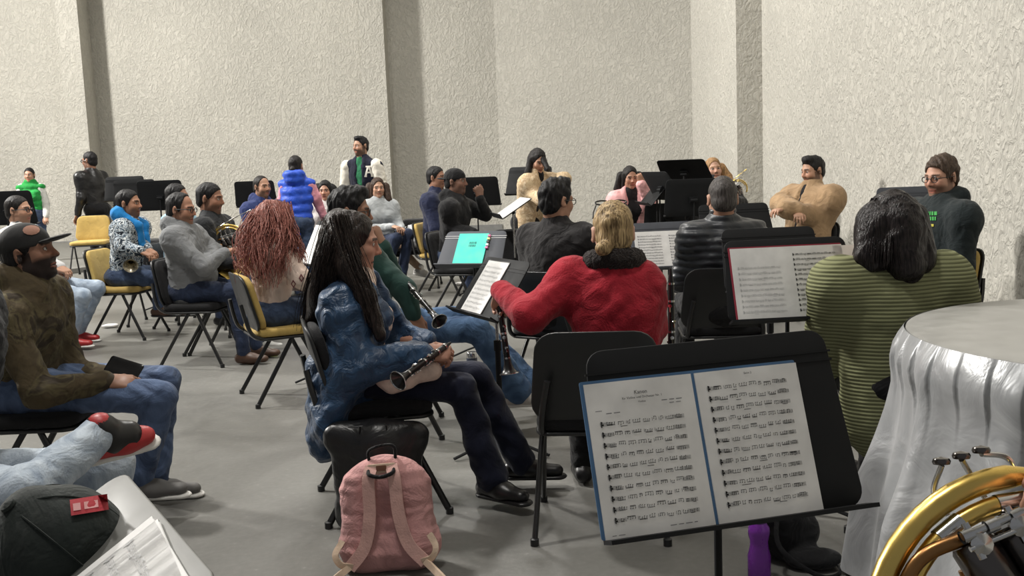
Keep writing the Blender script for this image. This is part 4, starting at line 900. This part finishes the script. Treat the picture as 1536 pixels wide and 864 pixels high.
J = sit(-110, 300, 2.95, 0, lean=-8, sh=.19, over=dict(knL=(165, 700, -.05), anL=(140, 900, .0), knR=(35, 745, -.5), anR=(152, 652, -.22), elR=(-230, 600, 0), wrR=(-150, 690, 0), elL=(-230, 600, .2), wrL=(-150, 660, .2), hiR=(-95, 720, -.1), hiL=(-95, 720, .1), pel=(-100, 715, 0.0)))
J['toeR'] = V3(.85, .5, .1); J['tupR'] = V3(-.15, -.5, .85); PL['leg'] = J
person(J, 'seated person in pale jeans crossing a leg with a red and black sneaker, lower left', (170, 124, 98), 'short', HD['dark'], top=BLKCL, bottom=fabric('pale bleached denim', (146, 160, 178), weave=.3, rgb2=(190, 200, 210)), shoes=REDSH, soles=WHITESH, lr=1.0, ss=.78)
exec_later = None
# ------------------------------------------------------------------ decals on clothing
CREAM = plain('cream felt', (226, 222, 212), .9); b = PL['varsity']; j = child(b, 'jacket')
def block_A():
    P2 = [(-.05, -.06), (-.022, -.06), (-.022, -.044), (-.03, -.044), (-.026, -.026), (.026, -.026), (.03, -.044), (.022, -.044), (.022, -.06), (.05, -.06), (.05, -.044), (.044, -.044), (.02, .044), (.026, .044), (.026, .06), (-.03, .06), (-.03, .044), (-.02, .044), (-.044, -.044), (-.05, -.044)]
    q = [(-.05, -.06, -.022, -.044), (.022, -.06, .05, -.044), (-.03, .044, .026, .06)]; V = []; F = []
    def quad(a, b, c, d): F.append(tuple(range(len(V), len(V)+4))); V.extend([a, b, c, d])
    for x0, y0, x1, y1 in q: quad((x0, y0), (x1, y0), (x1, y1), (x0, y1))
    quad((-.044, -.044), (-.024, -.044), (.002, .044), (-.018, .044)); quad((.024, -.044), (.044, -.044), (.018, .044), (-.004, .044)); quad((-.025, -.02), (.025, -.02), (.02, -.004), (-.02, -.004))
    return V, F
decal(j, 553, 257, block_A(), CREAM, 'letter_patch', 1.15, .006, b)
hj = child(PL['hb'], 'hoodie'); TV = text_vf('GATORS', .03); GRN = plain('green print', (56, 150, 70), .8); YEL = plain('yellow print', (190, 180, 70), .8)
def gridq(a, b, n=8): return [(-a+2*a*i/n, -b+2*b*j/4) for j in range(5) for i in range(n+1)], [(j*(n+1)+i, j*(n+1)+i+1, (j+1)*(n+1)+i+1, (j+1)*(n+1)+i) for j in range(4) for i in range(n)]
def discq(a, b, n=12): return [(0, 0)]+[(a*q/3*math.cos(i/n*2*pi), b*q/3*math.sin(i/n*2*pi)) for q in (1, 2, 3) for i in range(n)], [(0, 1+i, 1+(i+1) % n) for i in range(n)]+[(1+q*n+i, 1+q*n+n+i, 1+q*n+n+(i+1) % n, 1+q*n+(i+1) % n) for q in (0, 1) for i in range(n)]
sq = lambda a, b: ([(-a, -b), (a, -b), (a, b), (-a, b)], [(0, 1, 2, 3)])
def bars(rows, w, h, seed):
    r = random.Random(seed); V = []; F = []
    for i in range(rows):
        x = -w/2
        while x < w/2-.006:
            a = r.uniform(.006, .016); y = h/2-h*(i+.5)/rows; F.append(tuple(range(len(V), len(V)+4))); V += [(x, y-h/rows*.36), (x+a, y-h/rows*.36), (x+a, y+h/rows*.36), (x, y+h/rows*.36)]; x += a+.004
    return V, F
decal(hj, 1393, 324, bars(2, .09, .06, 4), GRN, 'printed_lettering', 1.0, .006, PL['hb']); decal(hj, 1390, 338, bars(1, .06, .02, 5), YEL, 'printed_lettering', 1.0, .006, PL['hb'])
sw = child(PL['rb'], 'sweater'); DM = plain('plum yarn', (110, 62, 64), .9)
dia = ([(0, .026), (.015, 0), (0, -.026), (-.015, 0), (0, .014), (.008, 0), (0, -.014), (-.008, 0)], [(0, 4, 5, 1), (1, 5, 6, 2), (2, 6, 7, 3), (3, 7, 4, 0)])
for px, py in ((440, 426), (452, 417)): decal(sw, px, py, dia, DM, 'knitted_diamond', 1.0, .005, PL['rb'])
decal(sw, 412, 391, ([(-.11+.22*i/12-sg*.006, -.098+.196*i/12+sg*.006) for i in range(13) for sg in (-1, 1)], [(2*i, 2*i+2, 2*i+3, 2*i+1) for i in range(12)]), plain('brown leather strap', (70, 44, 38), .6), 'bag_strap', 1.0, .006, PL['rb'])
# cap emblem
ce = child(PL['capb'], 'cap'); decal(ce, 47, 345, discq(.032, .02), plain('dull orange embroidery', (150, 112, 96), .9), 'round_patch', 1.0, .004, ce)
# sneaker black panel
lb = next(o for o in bpy.data.objects if o.get('label', '').startswith('seated person in pale jeans'))
shs = [c for c in lb.children if c.name.startswith('shoe')]
a = PL['leg']['anR']; fd = nrm(PL['leg']['toeR']); S = SDF(); up = nrm(PL['leg']['tupR']-fd*np.dot(PL['leg']['tupR'], fd))
S.cap(a-up*.02+fd*.03, a-up*.028+fd*.075, .05, .044, .01, flat=(fd, .8)); S.cap(a-up*.01, a+up*.02, .047, .046, .02); V, F = S.mesh(.006)
mesh_np('shoe_panel', V-V3(*lb.location), F, BLKSH, shs[-1])
# ------------------------------------------------------------------ chairs under people
c = seat_chair
c(PL['camo'], 'yellow', 'mustard-backed chair under the man in the patterned puffer jacket', back=.0)
c(PL['grey'], 'black', 'black chair under the man in the grey hoodie')
c(PL['redhair'], 'yellow', 'chair with mustard pad and black shell under the auburn-haired woman', 26)
c(PL['blue'], 'black', 'black chair under the woman in the petrol blue parka', 14)
c(PL['red'], 'black', 'black chair with its shell toward the camera under the woman in red', 84)
red_chair = [o for o in bpy.data.objects if o.get('label', '').endswith('under the woman in red')][0]; red_chair.location = (.31, 3.72, 0)
c(PL['blkj'], 'black', 'black chair under the man in the black jacket with glasses', 58)
c(PL['puffer'], 'black', 'black chair under the man in the puffer jacket', 84)
c(PL['hoodie'], 'yellow', 'mustard-padded chair under the man in the dark green hoodie')
c(PL['tan'], 'black', 'black chair under the man in the tan jacket')
c(PL['navyj'], 'yellow', 'mustard-backed chair under the man in the dark navy jacket', -12)
c(PL['cap20'], 'black', 'black chair under the man in the backwards cap')
c(PL['navy'], 'black', 'black chair under the man in the navy blue hooded jacket')
c(PL['greyw'], 'black', 'black chair under the woman in the pale grey sweater')
c(PL['curly'], 'black', 'chair hidden under the curly-haired woman in white')
c(PL['tanleg'], 'black', 'black chair under the hidden person in tan trousers')
c(PL['green'], 'black', 'black chair under the man in the green sweater')
c(PL['hornman'], 'black', 'black chair under the man holding the brass horn')
c(PL['ltblue'], 'black', 'black chair under the man in the light blue shirt')
c(PL['glassesman'], 'black', 'chair under the man with glasses and pale ripped jeans')
c(PL['cap'], 'black', 'black chair under the bearded man in the dark cap')
c(PL['leg'], 'black', 'chair under the person in pale jeans at the lower left')
c(PL['knit'], 'black', 'black chair under the woman in the olive sweater', 172, back=-.14)
next(o for o in bpy.data.objects if o.get('label', '').endswith('under the woman in the olive sweater')).location.x += .1
c(PL['pink'], 'black', 'black chair under the woman in the pink jacket')
c(PL['blonde'], 'black', 'black chair under the blonde woman')
def at_back(kind, px, py, Y, th, label, z=0):       # py: top of the backrest
    p = P(px, py, Y); return chair(kind, p[0], p[1], th, label, z=z)
at_back('yellow', 131, 308, 13.3, -82, 'empty mustard chair facing the camera on the platform at the left', .14)
at_back('black', 762, 305, 9.0, -100, 'empty black chair beside the standing woman in the beige coat')
at_back('black', 229, 308, 9.6, -90, 'empty black chair between the patterned jacket and the grey hoodie')
at_back('black', 343, 318, 10, -95, 'empty black chair behind the man holding the brass horn')
at_back('yellow', 372, 335, 8.8, -70, 'empty mustard chair behind the auburn-haired woman')
# ------------------------------------------------------------------ stands and sheets
S1 = stand(1083, 645, 1.87, -77, 20, 'black music stand in the foreground holding the large open score', w=.535, h=.352, roll=.8)
s1 = sheet(S1, -.045, 'large open score of printed band music in a blue folder on the foreground stand', .216, .285, 2, (10, 12), 11, True, plain('blue plastic folder', (74, 112, 152), .4), lw=.0006, curl=.004, v0=.004, gap=.007,
     texts=[[('Kanon', 0, .118, .010), ('für Violine und Orchester Nr. 1', .002, .1085, .0062), ('Violine', 0, .100, .0055)], [('Seite 2', .0, .132, .006)]])
S2 = stand(1184, 419, 3.72, -86, 22, 'black music stand with an open red-edged music book left of the olive sweater')
sheet(S2, .0, 'open music book with red cover edge left of the woman in the olive sweater', .215, .28, 2, (9, 12), 21, True, plain('red book cover', (150, 40, 60), .6), lw=.0004, blank=(0,))
sheet(S2, .225, 'loose white music page beside the open red-edged book', .09, .275, 1, 0, 22, False)
S2b = stand(1157, 388, 4.9, -86, 22, 'empty black music stand directly behind the one with the red-edged book')
S3 = stand(1104, 339, 6.6, -86, 26, 'black music stand right of the man in the puffer jacket')
S4 = stand(1004, 368, 6.3, -86, 26, 'grey music stand with two white pages left of the puffer jacket', mat=GREYDESK)
sheet(S4, -.02, 'open white sheet music on the grey stand left of the puffer jacket', .2, .25, 2, (11, 11), 31, False, lw=.0005, ink=GREYINK)
S5 = stand(709, 374, 7.2, -110, 40, 'grey sheened music stand holding the turquoise folder', mat=GREYDESK, ridge=True)
S6 = stand(738, 432, 4.72, 207, 36, 'black music stand seen from the side with white pages in front of the red jacket', base='chrome')
sheet(S6, -.06, 'white sheet music on the stand beside the red sleeve', .22, .29, 1, 10, 41, False, BLK_PLAST, lw=.0004, ink=FAINT)
S7 = stand(482, 366, 6.6, 212, 26, 'music stand with a plain white sheet behind the woman in the blue parka', w=.46)
sheet(S7, -.02, 'blank white sheet on the stand behind the long-haired woman', .36, .28, 1, 0, 1, False)
S8 = stand(769, 312, 9.0, 190, 58, 'music stand seen edge-on beside the man in the backwards cap', base='chrome')
sheet(S8, 0, 'white pages seen edge-on beside the empty black chair', .24, .3, 2, 0, 1, False)
stand(716, 287, 10.9, 80, 14, 'small black music stand behind the raised fist')
stand(794, 271, 10.6, -108, 24, 'black music stand left of the standing woman in the beige coat')
stand(1026, 255, 9.6, 62, 52, 'tall black music stand tilted flat left of the blonde woman')
stand(992, 279, 9.4, 22, 32, 'black music stand with its back turned right of the pink jacket')
stand(983, 288, 9.6, 186, 40, 'black music stand seen edge-on beside the pink jacket')
stand(1040, 296, 8.6, 88, 8, 'upright black music stand with its back to the camera in front of the blonde woman')
stand(1003, 328, 9.9, 88, 14, 'low black music stand under the edge-on stands')
stand(187, 283, 12.8, -84, 16, 'black music stand behind the man in the leather jacket')
stand(202, 289, 12.2, -74, 14, 'nearer of the two black music stands behind the patterned jacket')
stand(12, 312, 9.3, 92, 12, 'black music stand behind the man with glasses at the left edge')
stand(241, 293, 10.6, 90, 12, 'black music stand mostly hidden behind the light blue shirt')
stand(383, 291, 12.0, 90, 14, 'black music stand mostly hidden behind the navy hooded jacket')
stand(1368, 314, 6.9, -90, 14, 'dark grey music stand behind the black bob', mat=GREYDESK)
for dx, dy, w_, h_ in ((-.055, .084, .036, .0022), (.064, .098, .05, .0022), (.07, .092, .032, .0018), (-.083, .09, .02, .0018), (-.085, -.137, .02, .0018), (.045, -.132, .055, .002)):
    V, F = bars(1, w_, h_, int(dy*1e4) % 97); MB().add([S1['u']*(-.045-.1115+dx+x)+S1['v']*(.004+.1425+dy+y)+S1['n']*(.0055+.0056+.004*math.sin(pi*((dx+x)/.216+.5))) for x, y in V], F).build('printed_line', GREYINK, child(s1, 'page'), smooth=False)
# turquoise folder
loc = S5['c']; TQ = plain('turquoise card', (40, 216, 194), .55); f = thing('folder', 'bright turquoise music folder with coloured tabs on the grey stand', 'folder', loc)
rt = lambda x, y, z: S5['u']*x+S5['v']*y+S5['n']*(.006+z)
MB().slab(rrect(.23, .23, .285, .004, 2), .008, 0, lambda x, y, z: rt(x-.01, y-.012, z+.004)).build('cover', TQ, f, smooth=False)
V, F = bars(2, .06, .05, 9); MB().add([rt(x+.0, y+.035, .0086) for x, y in V], F).build('cover_print', plain('teal print', (20, 140, 128), .7), f, smooth=False)
for i, cc in enumerate(((220, 110, 160), (230, 220, 150), (60, 60, 60), (230, 230, 225), (225, 120, 170))):
    MB().box(rt(.109, .11-.026*i, .004), (.02, .016, .014), np.stack([S5['u'], S5['v'], S5['n']], 1)).build('tab', plain('index tab %d' % i, cc, .6), f, smooth=False)
# foreground lower-left stand, cap and papers
tt = math.radians(58); ff = nrm(V3(-.85, -.53, 0)); vv = -ff*math.sin(tt)+UP*math.cos(tt); uu = np.cross(-ff, UP)
cpt = P(186, 706, 1.34)+uu*.235-vv*.16; S9 = stand(0, 0, 0, 0, 0, 'x') if False else None
_P = P
def P(px, py, Y): return cpt if px == 'pt' else _P(px, py, Y)
S9 = stand('pt', 0, 0, math.degrees(math.atan2(ff[1], ff[0])), 58, 'grey-sheened music stand at the lower left corner with cap and papers', mat=plain('grey satin desk', (104, 104, 100), .5, spec=.5), leg0=20, crease=False)
P = _P
sheet(S9, .09, 'loose stack of white music pages on the lower left stand', .21, .26, 1, 8, 51, False, None, rot=-3, ink=FAINT, v0=.045)
sheet(S9, .102, 'white page sticking out beneath the stack on the lower left stand', .21, .262, 1, 0, 52, False, None, rot=-6, v0=.041)
# cap lying on it
ko = P(90, 826, 1.2); ku = nrm(V3(-.42, -.42, .8)); kf = V3(-.62, .7, -.35); kf = nrm(kf-ku*np.dot(kf, ku)); kr = np.cross(kf, ku); KR = np.stack([kr, kf, ku], 1)*.9
cp = thing('baseball_cap', 'black baseball cap with red embroidery lying upside up on the lower left stand', 'cap', ko); GC = fabric('washed black green twill', (36, 42, 40), fold=.5, weave=.2)
S = SDF(); S.ell((0, 0, 0), (.088, .1, .092)); S.ell((0, 0, -.075), (.16, .16, .05), .006, op='s'); S.ell((.01, .01, .074), (.025, .025, .02), .03)
V, F = S.mesh(.005); V = V+normals(V, F)*(wav(V, 40, 4)*.0035)[:, None]; cr = mesh_np('crown', V @ KR.T, F, GC, cp)
S = SDF(); S.ell((0, .1, -.05), (.072, .085, .01), .01, R=np.array(Matrix.Rotation(math.radians(-28), 3, 'X'))); S.ell((0, 0, -.03), (.08, .095, .05), .004, op='s'); V, F = S.mesh(.005); mesh_np('brim', V @ KR.T, F, GC, cp)
MB().lathe([(0, .01), (.004, .009), (.007, 0)], KR @ V3(0, 0, .1), KR @ V3(0, 0, .2), 14).build('button', GC, cp)
sm = MB()
for i in range(6):
    a = pi/3*i+.3; sm.tube([KR @ V3(.0892*math.sin(t)*math.cos(a), .1012*math.sin(t)*math.sin(a), .0932*math.cos(t)) for t in np.linspace(.05, 1.75, 16)], .0012, 5)
sm.build('seam', GC, cr)
decal(cr, 134, 757, gridq(.021, .0095), plain('red embroidery', (170, 48, 58), .8), 'embroidered_patch', 1.0, .006, cp)
decal(cr, 134, 757, bars(1, .036, .012, 8), plain('pale embroidery', (206, 150, 150), .8), 'embroidered_lettering', 1.0, .0072, cp)
# phone
J = PL['cap']; ph = P(186, 552, 4.05); R = fr(-12, -16, -48)
o = thing('phone', 'dark phone held above the lap by the man in the camouflage hoodie', 'phone', ph)
MB().slab(rrect(.075, .075, .15, .01, 4), .009, .002, lambda x, y, z: R @ V3(x, y, z)).build('phone_body', plain('black glass', (14, 14, 16), .15), o)
# ------------------------------------------------------------------ instruments
clarinet(P(676, 514, 3.9), P(597, 571, 3.66), 'black clarinet lying across the lap of the woman in the blue parka', 1.0)
clarinet(P(606, 418, 4.98), P(659, 482, 4.72), 'black clarinet pointing down in the hand of the man in the green sweater', 1.05)
clarinet(P(746, 436, 4.02), P(764, 560, 3.98), 'clarinet hanging upright below the red sleeve')
clarinet(P(1006, 402, 4.05), P(1008, 585, 4.05), 'black clarinet standing upright right of the red jacket', 1.1)
hm = PL['hornman']; horn(P(345, 366, 7.72), RM[:, 0], UP, V3(.15, -1, .1), .86, 'brass french horn held by the man in the black jacket')
horn(P(1559, 972, .95), nrm(V3(1, .06, .03)), nrm(V3(-.03, .3, 1)), nrm(V3(-.1, -1, .3)), 1.0, 'large brass french horn in the lower right corner', vy=.07, pipe=False)
b = PL['blonde']; horn(P(1106, 284, 9.6), V3(.8, -.3, .2), V3(-.2, -.2, 1), V3(-.3, -1, .1), .55, 'small brass instrument held by the blonde woman', bell=False)
# trumpet
bl = P(196, 399, 8.35); d = nrm(V3(-.25, .85, .35)); tr = thing('trumpet', 'silvery trumpet with its bell hanging beside the patterned jacket', 'trumpet', bl); OLDS = plain('dull silver brass', (196, 188, 168), .25, 1)
MB().lathe([(0, .062), (.006, .058), (.03, .036), (.07, .02), (.14, .011), (.36, .007)], (0, 0, 0), d, 24).lathe([(0, .062), (.01, .05), (.034, .033), (.075, .016)], (0, 0, 0), d, 24).build('bell', OLDS, tr)
x = nrm(np.cross(d, UP)); y = np.cross(x, d)
MB().tube(spline([d*.36, d*.41-y*.03, d*.36-y*.06, d*.12-y*.06, d*.08-y*.03, d*.12-y*.02, d*.52-y*.02], 6), .006, 8).build('tubing', OLDS, tr)
for i in range(3): MB().lathe([(-.07, .011), (.04, .011), (.04, .004), (.06, .004), (.06, .009), (.064, .009)], d*(.2+.03*i), d*(.2+.03*i)+y, 10).build('valve', OLDS, tr)
# ------------------------------------------------------------------ hand on the horn
q0 = P(1560, 712, .93); hb = SDF(); V, F = handsdf(28, 1, k=1.0).mesh(.0032); dd = nrm(V3(-1, .1, -.05)); nn = nrm(V3(0, -.45, .9)); nn = nrm(nn-dd*np.dot(nn, dd)); M = np.stack([np.cross(dd, nn), dd, nn], 1)
wq = q0-dd*.13; V1 = (V*1.0) @ M.T+wq
arm = SDF(); arm.cap(wq+dd*.01, wq-dd*.24-UP*.03, .026, .04, .02); Va, Fa = arm.mesh(.006); VV = np.vstack([V1, Va]); FF = np.vstack([F, Fa+len(V1)])
ho = mesh_np('person', VV-wq, FF, skinmat(), col=np.tile(np.array(lin((196, 148, 124))), (len(VV), 1)), loc=wq); tag(ho, 'fingertips of a player out of frame resting on the foreground horn', 'person', 'musicians at the rehearsal')
sl = SDF(); sl.cap(wq-dd*.06, wq-dd*.3-UP*.04, .045, .06, .02); V, F = sl.mesh(.008); mesh_np('sleeve', V-wq, F, BLKCL, ho)
# ------------------------------------------------------------------ table
TC = V3(1.84, 2.79, 0); R0 = .675; HT = .85; tb = thing('banquet_table', 'round banquet table under the silver cloth at the right', 'table', TC)
MB().lathe([(0, 0), (0, R0-.02), (.025, R0-.02), (.025, 0)], (0, 0, HT-.035), (0, 0, 1), 64).build('tabletop', plain('plywood', (150, 120, 90), .7), tb)
for k in range(4): a = pi/2*k+.6; MB().tube([(.5*math.cos(a), .5*math.sin(a), 0), (.48*math.cos(a), .48*math.sin(a), HT-.035)], .016, 10).build('leg', BLK_TUBE, tb)
m, nt, bs = _m('silver satin'); bs.inputs['Base Color'].default_value = (*lin((168, 170, 172)), 1); bs.inputs['Metallic'].default_value = .25; bs.inputs['Roughness'].default_value = .36; bs.inputs['Sheen Weight'].default_value = .2
n = N(nt, 'ShaderNodeTexNoise', Scale=5.0, Detail=4.0, Distortion=1.5); nt.links.new(coord(nt), n.inputs['Vector']); bp = N(nt, 'ShaderNodeBump', Strength=.35, Distance=.03); nt.links.new(n.outputs['Fac'], bp.inputs['Height']); nt.links.new(bp.outputs[0], bs.inputs['Normal'])
nt.links.new(ramp(nt, n.outputs['Fac'], [(.3, lin((140, 142, 144))), (.7, lin((170, 171, 173)))]), bs.inputs['Base Color']); SATIN = m
cl = thing('tablecloth', 'silver satin cloth with pleated skirt covering the round table', 'tablecloth', TC)
MB().lathe([(0, 0), (.004, 0), (.004, .4), (.004, R0-.01), (0, R0+.004), (-.012, R0+.008)], (0, 0, HT-.008), (0, 0, 2), 128).build('top_cloth', plain('grey matt satin', (150, 149, 145), .42, spec=.4), cl)
V = []; F = []; NA, NZ, NP = 960, 28, 42; rr_ = random.Random(4); ph = [rr_.uniform(-.5, .5) for _ in range(NP+1)]; am = [rr_.uniform(.6, 1.3) for _ in range(NP+1)]
for iz in range(NZ+1):
    t = iz/NZ; z = HT-.008-(HT-.022)*t
    for ia in range(NA):
        a = 2*pi*ia/NA; u = a/(2*pi)*NP; i = int(u) % NP; fu = u-int(u); w0, w1 = am[i], am[(i+1) % NP]; A = w0+(w1-w0)*fu
        fold = (fu**.7 if fu < .93 else (1-fu)/.07)          # overlapping knife pleat
        wavy = .5+.5*math.sin(2*pi*(u*.333+.14*math.sin(u*1.1)+.15*t))
        top = max(0, 1-t*3.2); low = min(1, t*1.6)
        r = R0+.010+.022*fold*top*min(1, t*10)*A+low*(.012+.085*t+(.055+.02*t)*wavy*A+.012*math.sin(u*4.1+3*t))+.02*math.sin(pi*min(1, t*5))*(1-t)
        V.append((r*math.cos(a), r*math.sin(a), z))
for iz in range(NZ):
    for ia in range(NA): F.append((iz*NA+ia, (iz+1)*NA+ia, (iz+1)*NA+(ia+1) % NA, iz*NA+(ia+1) % NA))
mesh_np('skirt', V, np.array(F), SATIN, cl)
# ------------------------------------------------------------------ bags and bottles
o = G(588, 852); PK = fabric('dusty pink canvas', (190, 142, 140), fold=.7, weave=.4); BG = fabric('beige webbing', (206, 182, 160), fold=.2, weave=.4); bg = thing('backpack', 'dusty pink backpack with beige straps on the floor', 'backpack', o); o = o*0
R = fr(90, -8, 2.5); B = lambda x, y, z: R @ V3(x, y, z)       # x right, y away, z up
S = SDF()
for sx in (-1, 1):
    S.cap(B(sx*.085, .0, .09), B(sx*.075, .0, .27), .085, .08, .06, flat=(R[:, 1], .8)); S.cap(B(sx*.05, .0, .3), B(0, 0, .31), .07, .07, .06, flat=(R[:, 1], .8))
S.cap(B(-.09, 0, .075), B(.09, 0, .075), .078, None, .05)
V, F = S.mesh(.007); V = V+normals(V, F)*(wav(V*V3(.6, 1, 1.5), 45, 3)*.006)[:, None]; mesh_np('bag_body', V, F, PK, bg)
def strap(pts, w, name, par, mat=BG, t=.006):
    p = spline(pts, 8); m = MB(); n = len(p); Vv = []; Ff = []
    for i, q in enumerate(p):
        tg = nrm(p[min(i+1, n-1)]-p[max(i-1, 0)]); sd = nrm(np.cross(tg, -R[:, 1])); nr = np.cross(sd, tg)
        Vv += [q+sd*w/2-nr*t, q+sd*w/2+nr*t, q-sd*w/2+nr*t, q-sd*w/2-nr*t]
    for i in range(n-1):
        for k in range(4): Ff.append((4*i+k, 4*i+(k+1) % 4, 4*i+4+(k+1) % 4, 4*i+4+k))
    Ff += [(3, 2, 1, 0), (4*n-4, 4*n-3, 4*n-2, 4*n-1)]; m.add(Vv, Ff); return m.build(name, mat, par)
for sx in (-1, 1):
    st = strap([B(sx*.035, -.058, .365), B(sx*.045, -.085, .32), B(sx*.05, -.085, .2), B(sx*.075, -.088, .1), B(sx*.13, -.1, .035)], .042, 'shoulder_strap', bg, fabric('light pink strap', (206, 164, 156), fold=.2, weave=.4))
    strap([B(sx*.12, -.1, .04), B(sx*.155, -.12, .055), B(sx*.17, -.12, .09), B(sx*.15, -.085, .125)], .02, 'webbing', st)
    strap([B(sx*.13, -.105, .04), B(sx*.16, -.16, .006+.02), B(sx*.2, -.24, .008)], .022, 'webbing_tail', st)
hnd = MB(); hnd.tube(spline([B(-.045, -.04, .365), B(-.04, -.09, .345), B(0, -.1, .335), B(.04, -.09, .345), B(.045, -.04, .365)], 6), .007, 8).tube(spline([B(-.045, -.02, .37), B(-.04, -.03, .42), B(.04, -.03, .43), B(.045, -.02, .37)], 6), .006, 8); hnd.build('handle', BLKCL, bg)
MB().slab(rrect(.11, .1, .045, .008, 3), .004, .001, lambda x, y, z: B(x, -.062+z, y+.352)).build('top_panel', BG, bg)
MB().slab(rrect(.035, .035, .018, .002, 2), .003, 0, lambda x, y, z: B(x, -.067+z, y+.36)).build('patch', plain('brown leather patch', (120, 80, 60), .6), bg)
# black handbag behind it
o = V3(*G(575, 838)); o = P(572, 800, 3.75); o[2] = 0; hb2 = thing('handbag', 'black leather handbag standing behind the pink backpack', 'handbag', o)
S = SDF()
for sx in (-1, 1): S.cap((sx*.09, 0, .06), (sx*.14, 0, .37), .07, .045, .05, flat=(V3(0, 1, 0), .8))
S.cap((-.11, 0, .06), (.11, 0, .06), .055, None, .05); S.cap((-.16, 0, .37), (.16, 0, .36), .04, None, .06); S.cap((0, 0, .1), (0, 0, .34), .11, .09, .08)
V, F = S.mesh(.008); V = V+normals(V, F)*(wav(V, 40, 3)*.006)[:, None]; mesh_np('bag_body', V, F, LEATHER, hb2)
MB().tube(spline([(-.18, -.03, .4), (-.05, -.035, .415), (.06, -.035, .41), (.18, -.03, .39)], 6), .006, 8).build('zip', BLK_TUBE, hb2)
for sx in (-.055, .055): MB().tube(spline([(sx, -.06, .26), (sx, -.065, .34), (sx*.9, -.05, .42)], 5), .009, 6, flat=.4).build('strap', LEATHER, hb2)
# purple bottle, black bag, bin, thermos, white bag
o = V3(*G(1139, 868)); pb = thing('water_bottle', 'purple water bottle on the floor beneath the foreground stand', 'bottle', o)
MB().lathe([(0, 0), (0, .034), (.01, .037), (.08, .037), (.11, .03), (.13, .029), (.16, .035), (.175, .034), (.19, .024), (.195, .022)], (0, 0, 0), (0, 0, 1), 28).build('bottle_body', plain('purple plastic', (108, 40, 140), .28), pb)
MB().lathe([(.19, .0), (.19, .023), (.215, .023), (.22, .015), (.235, .012), (.237, 0)], (0, 0, 0), (0, 0, 1), 24).build('cap', plain('dark purple cap', (70, 28, 96), .35), pb)
o = V3(*G(1182, 842)); kb = thing('shoulder_bag', 'black cloth bag slumped on the floor beside the purple bottle', 'bag', o); S = SDF()
S.ell((0, .05, .09), (.12, .09, .1), .04).ell((-.03, .0, .16), (.07, .06, .08), .05).ell((.07, -.06, .03), (.09, .06, .035), .04); V, F = S.mesh(.008); V = V+normals(V, F)*(wav(V, 50, 3)*.008)[:, None]; V[:, 2] = np.maximum(V[:, 2], .002); mesh_np('bag_body', V, F, BLKCL, kb)
MB().tube(spline([(-.04, -.02, .2), (-.06, -.12, .1), (.06, -.16, .012), (.14, -.12, .012), (.1, -.02, .05)], 6), .008, 6, flat=.4).build('strap', BLKCL, kb)
o = V3(*G(1028, 520)); bn = thing('waste_bin', 'small grey bin on the floor beside the upright clarinet', 'bin', o)
MB().lathe([(0, 0), (0, .065), (.2, .078), (.205, .08), (.2, .073), (.01, .06)], (0, 0, 0), (0, 0, 1), 28).build('bin_body', plain('smoky grey plastic', (74, 78, 84), .3), bn)
o = V3(*G(709, 566)); th_ = thing('thermos', 'dark thermos flask with a steel lid on the floor behind the navy trousers', 'flask', o)
MB().lathe([(0, 0), (0, .036), (.13, .036), (.135, .033)], (0, 0, 0), (0, 0, 1), 24).build('flask_body', plain('dark navy enamel', (40, 46, 60), .3), th_); MB().lathe([(.13, .034), (.165, .034), (.17, .03), (.17, 0)], (0, 0, 0), (0, 0, 1), 24).build('lid', SILVER, th_)
p = P(622, 352, 11.6); ch = chair('black', p[0]+.02, p[1]+.1, -90, 'black chair holding the white carrier bag'); o = V3(p[0], p[1]+.05, .47); wb = thing('carrier_bag', 'crumpled white plastic bag on the chair beside the pale grey sweater', 'bag', o); S = SDF()
S.ell((0, 0, .11), (.19, .14, .13), .04).ell((.06, 0, .2), (.12, .1, .08), .05).ell((-.1, 0, .16), (.08, .1, .08), .05); V, F = S.mesh(.014); V = V+normals(V, F)*(wav(V, 45, 3)*.02)[:, None]; V[:, 2] = np.maximum(V[:, 2], .004); mesh_np('bag_body', V, F, plain('white crinkled plastic', (222, 224, 226), .3), wb)
MB().tube(spline([(-.1, -.05, .22), (-.05, -.08, .3), (.06, -.08, .3), (.1, -.05, .24)], 5), .012, 6, flat=.4).build('handle', BLKCL, wb)
for px, py, l in ((163, 492, 'small crumpled white scrap on the floor at the left'), (689, 428, 'small white scrap on the floor beneath the turquoise folder')):
    o = G(px, py); V, F = SDF().ell((0, 0, .02), (.07, .03, .018), .02).ell((.05, .02, .02), (.04, .03, .014), .02).mesh(.008); V = V+normals(V, F)*(wav(V, 90, 3)*.006)[:, None]; q = mesh_np('paper_scrap', V, F, PAPER, loc=o); tag(q, l, 'scrap')
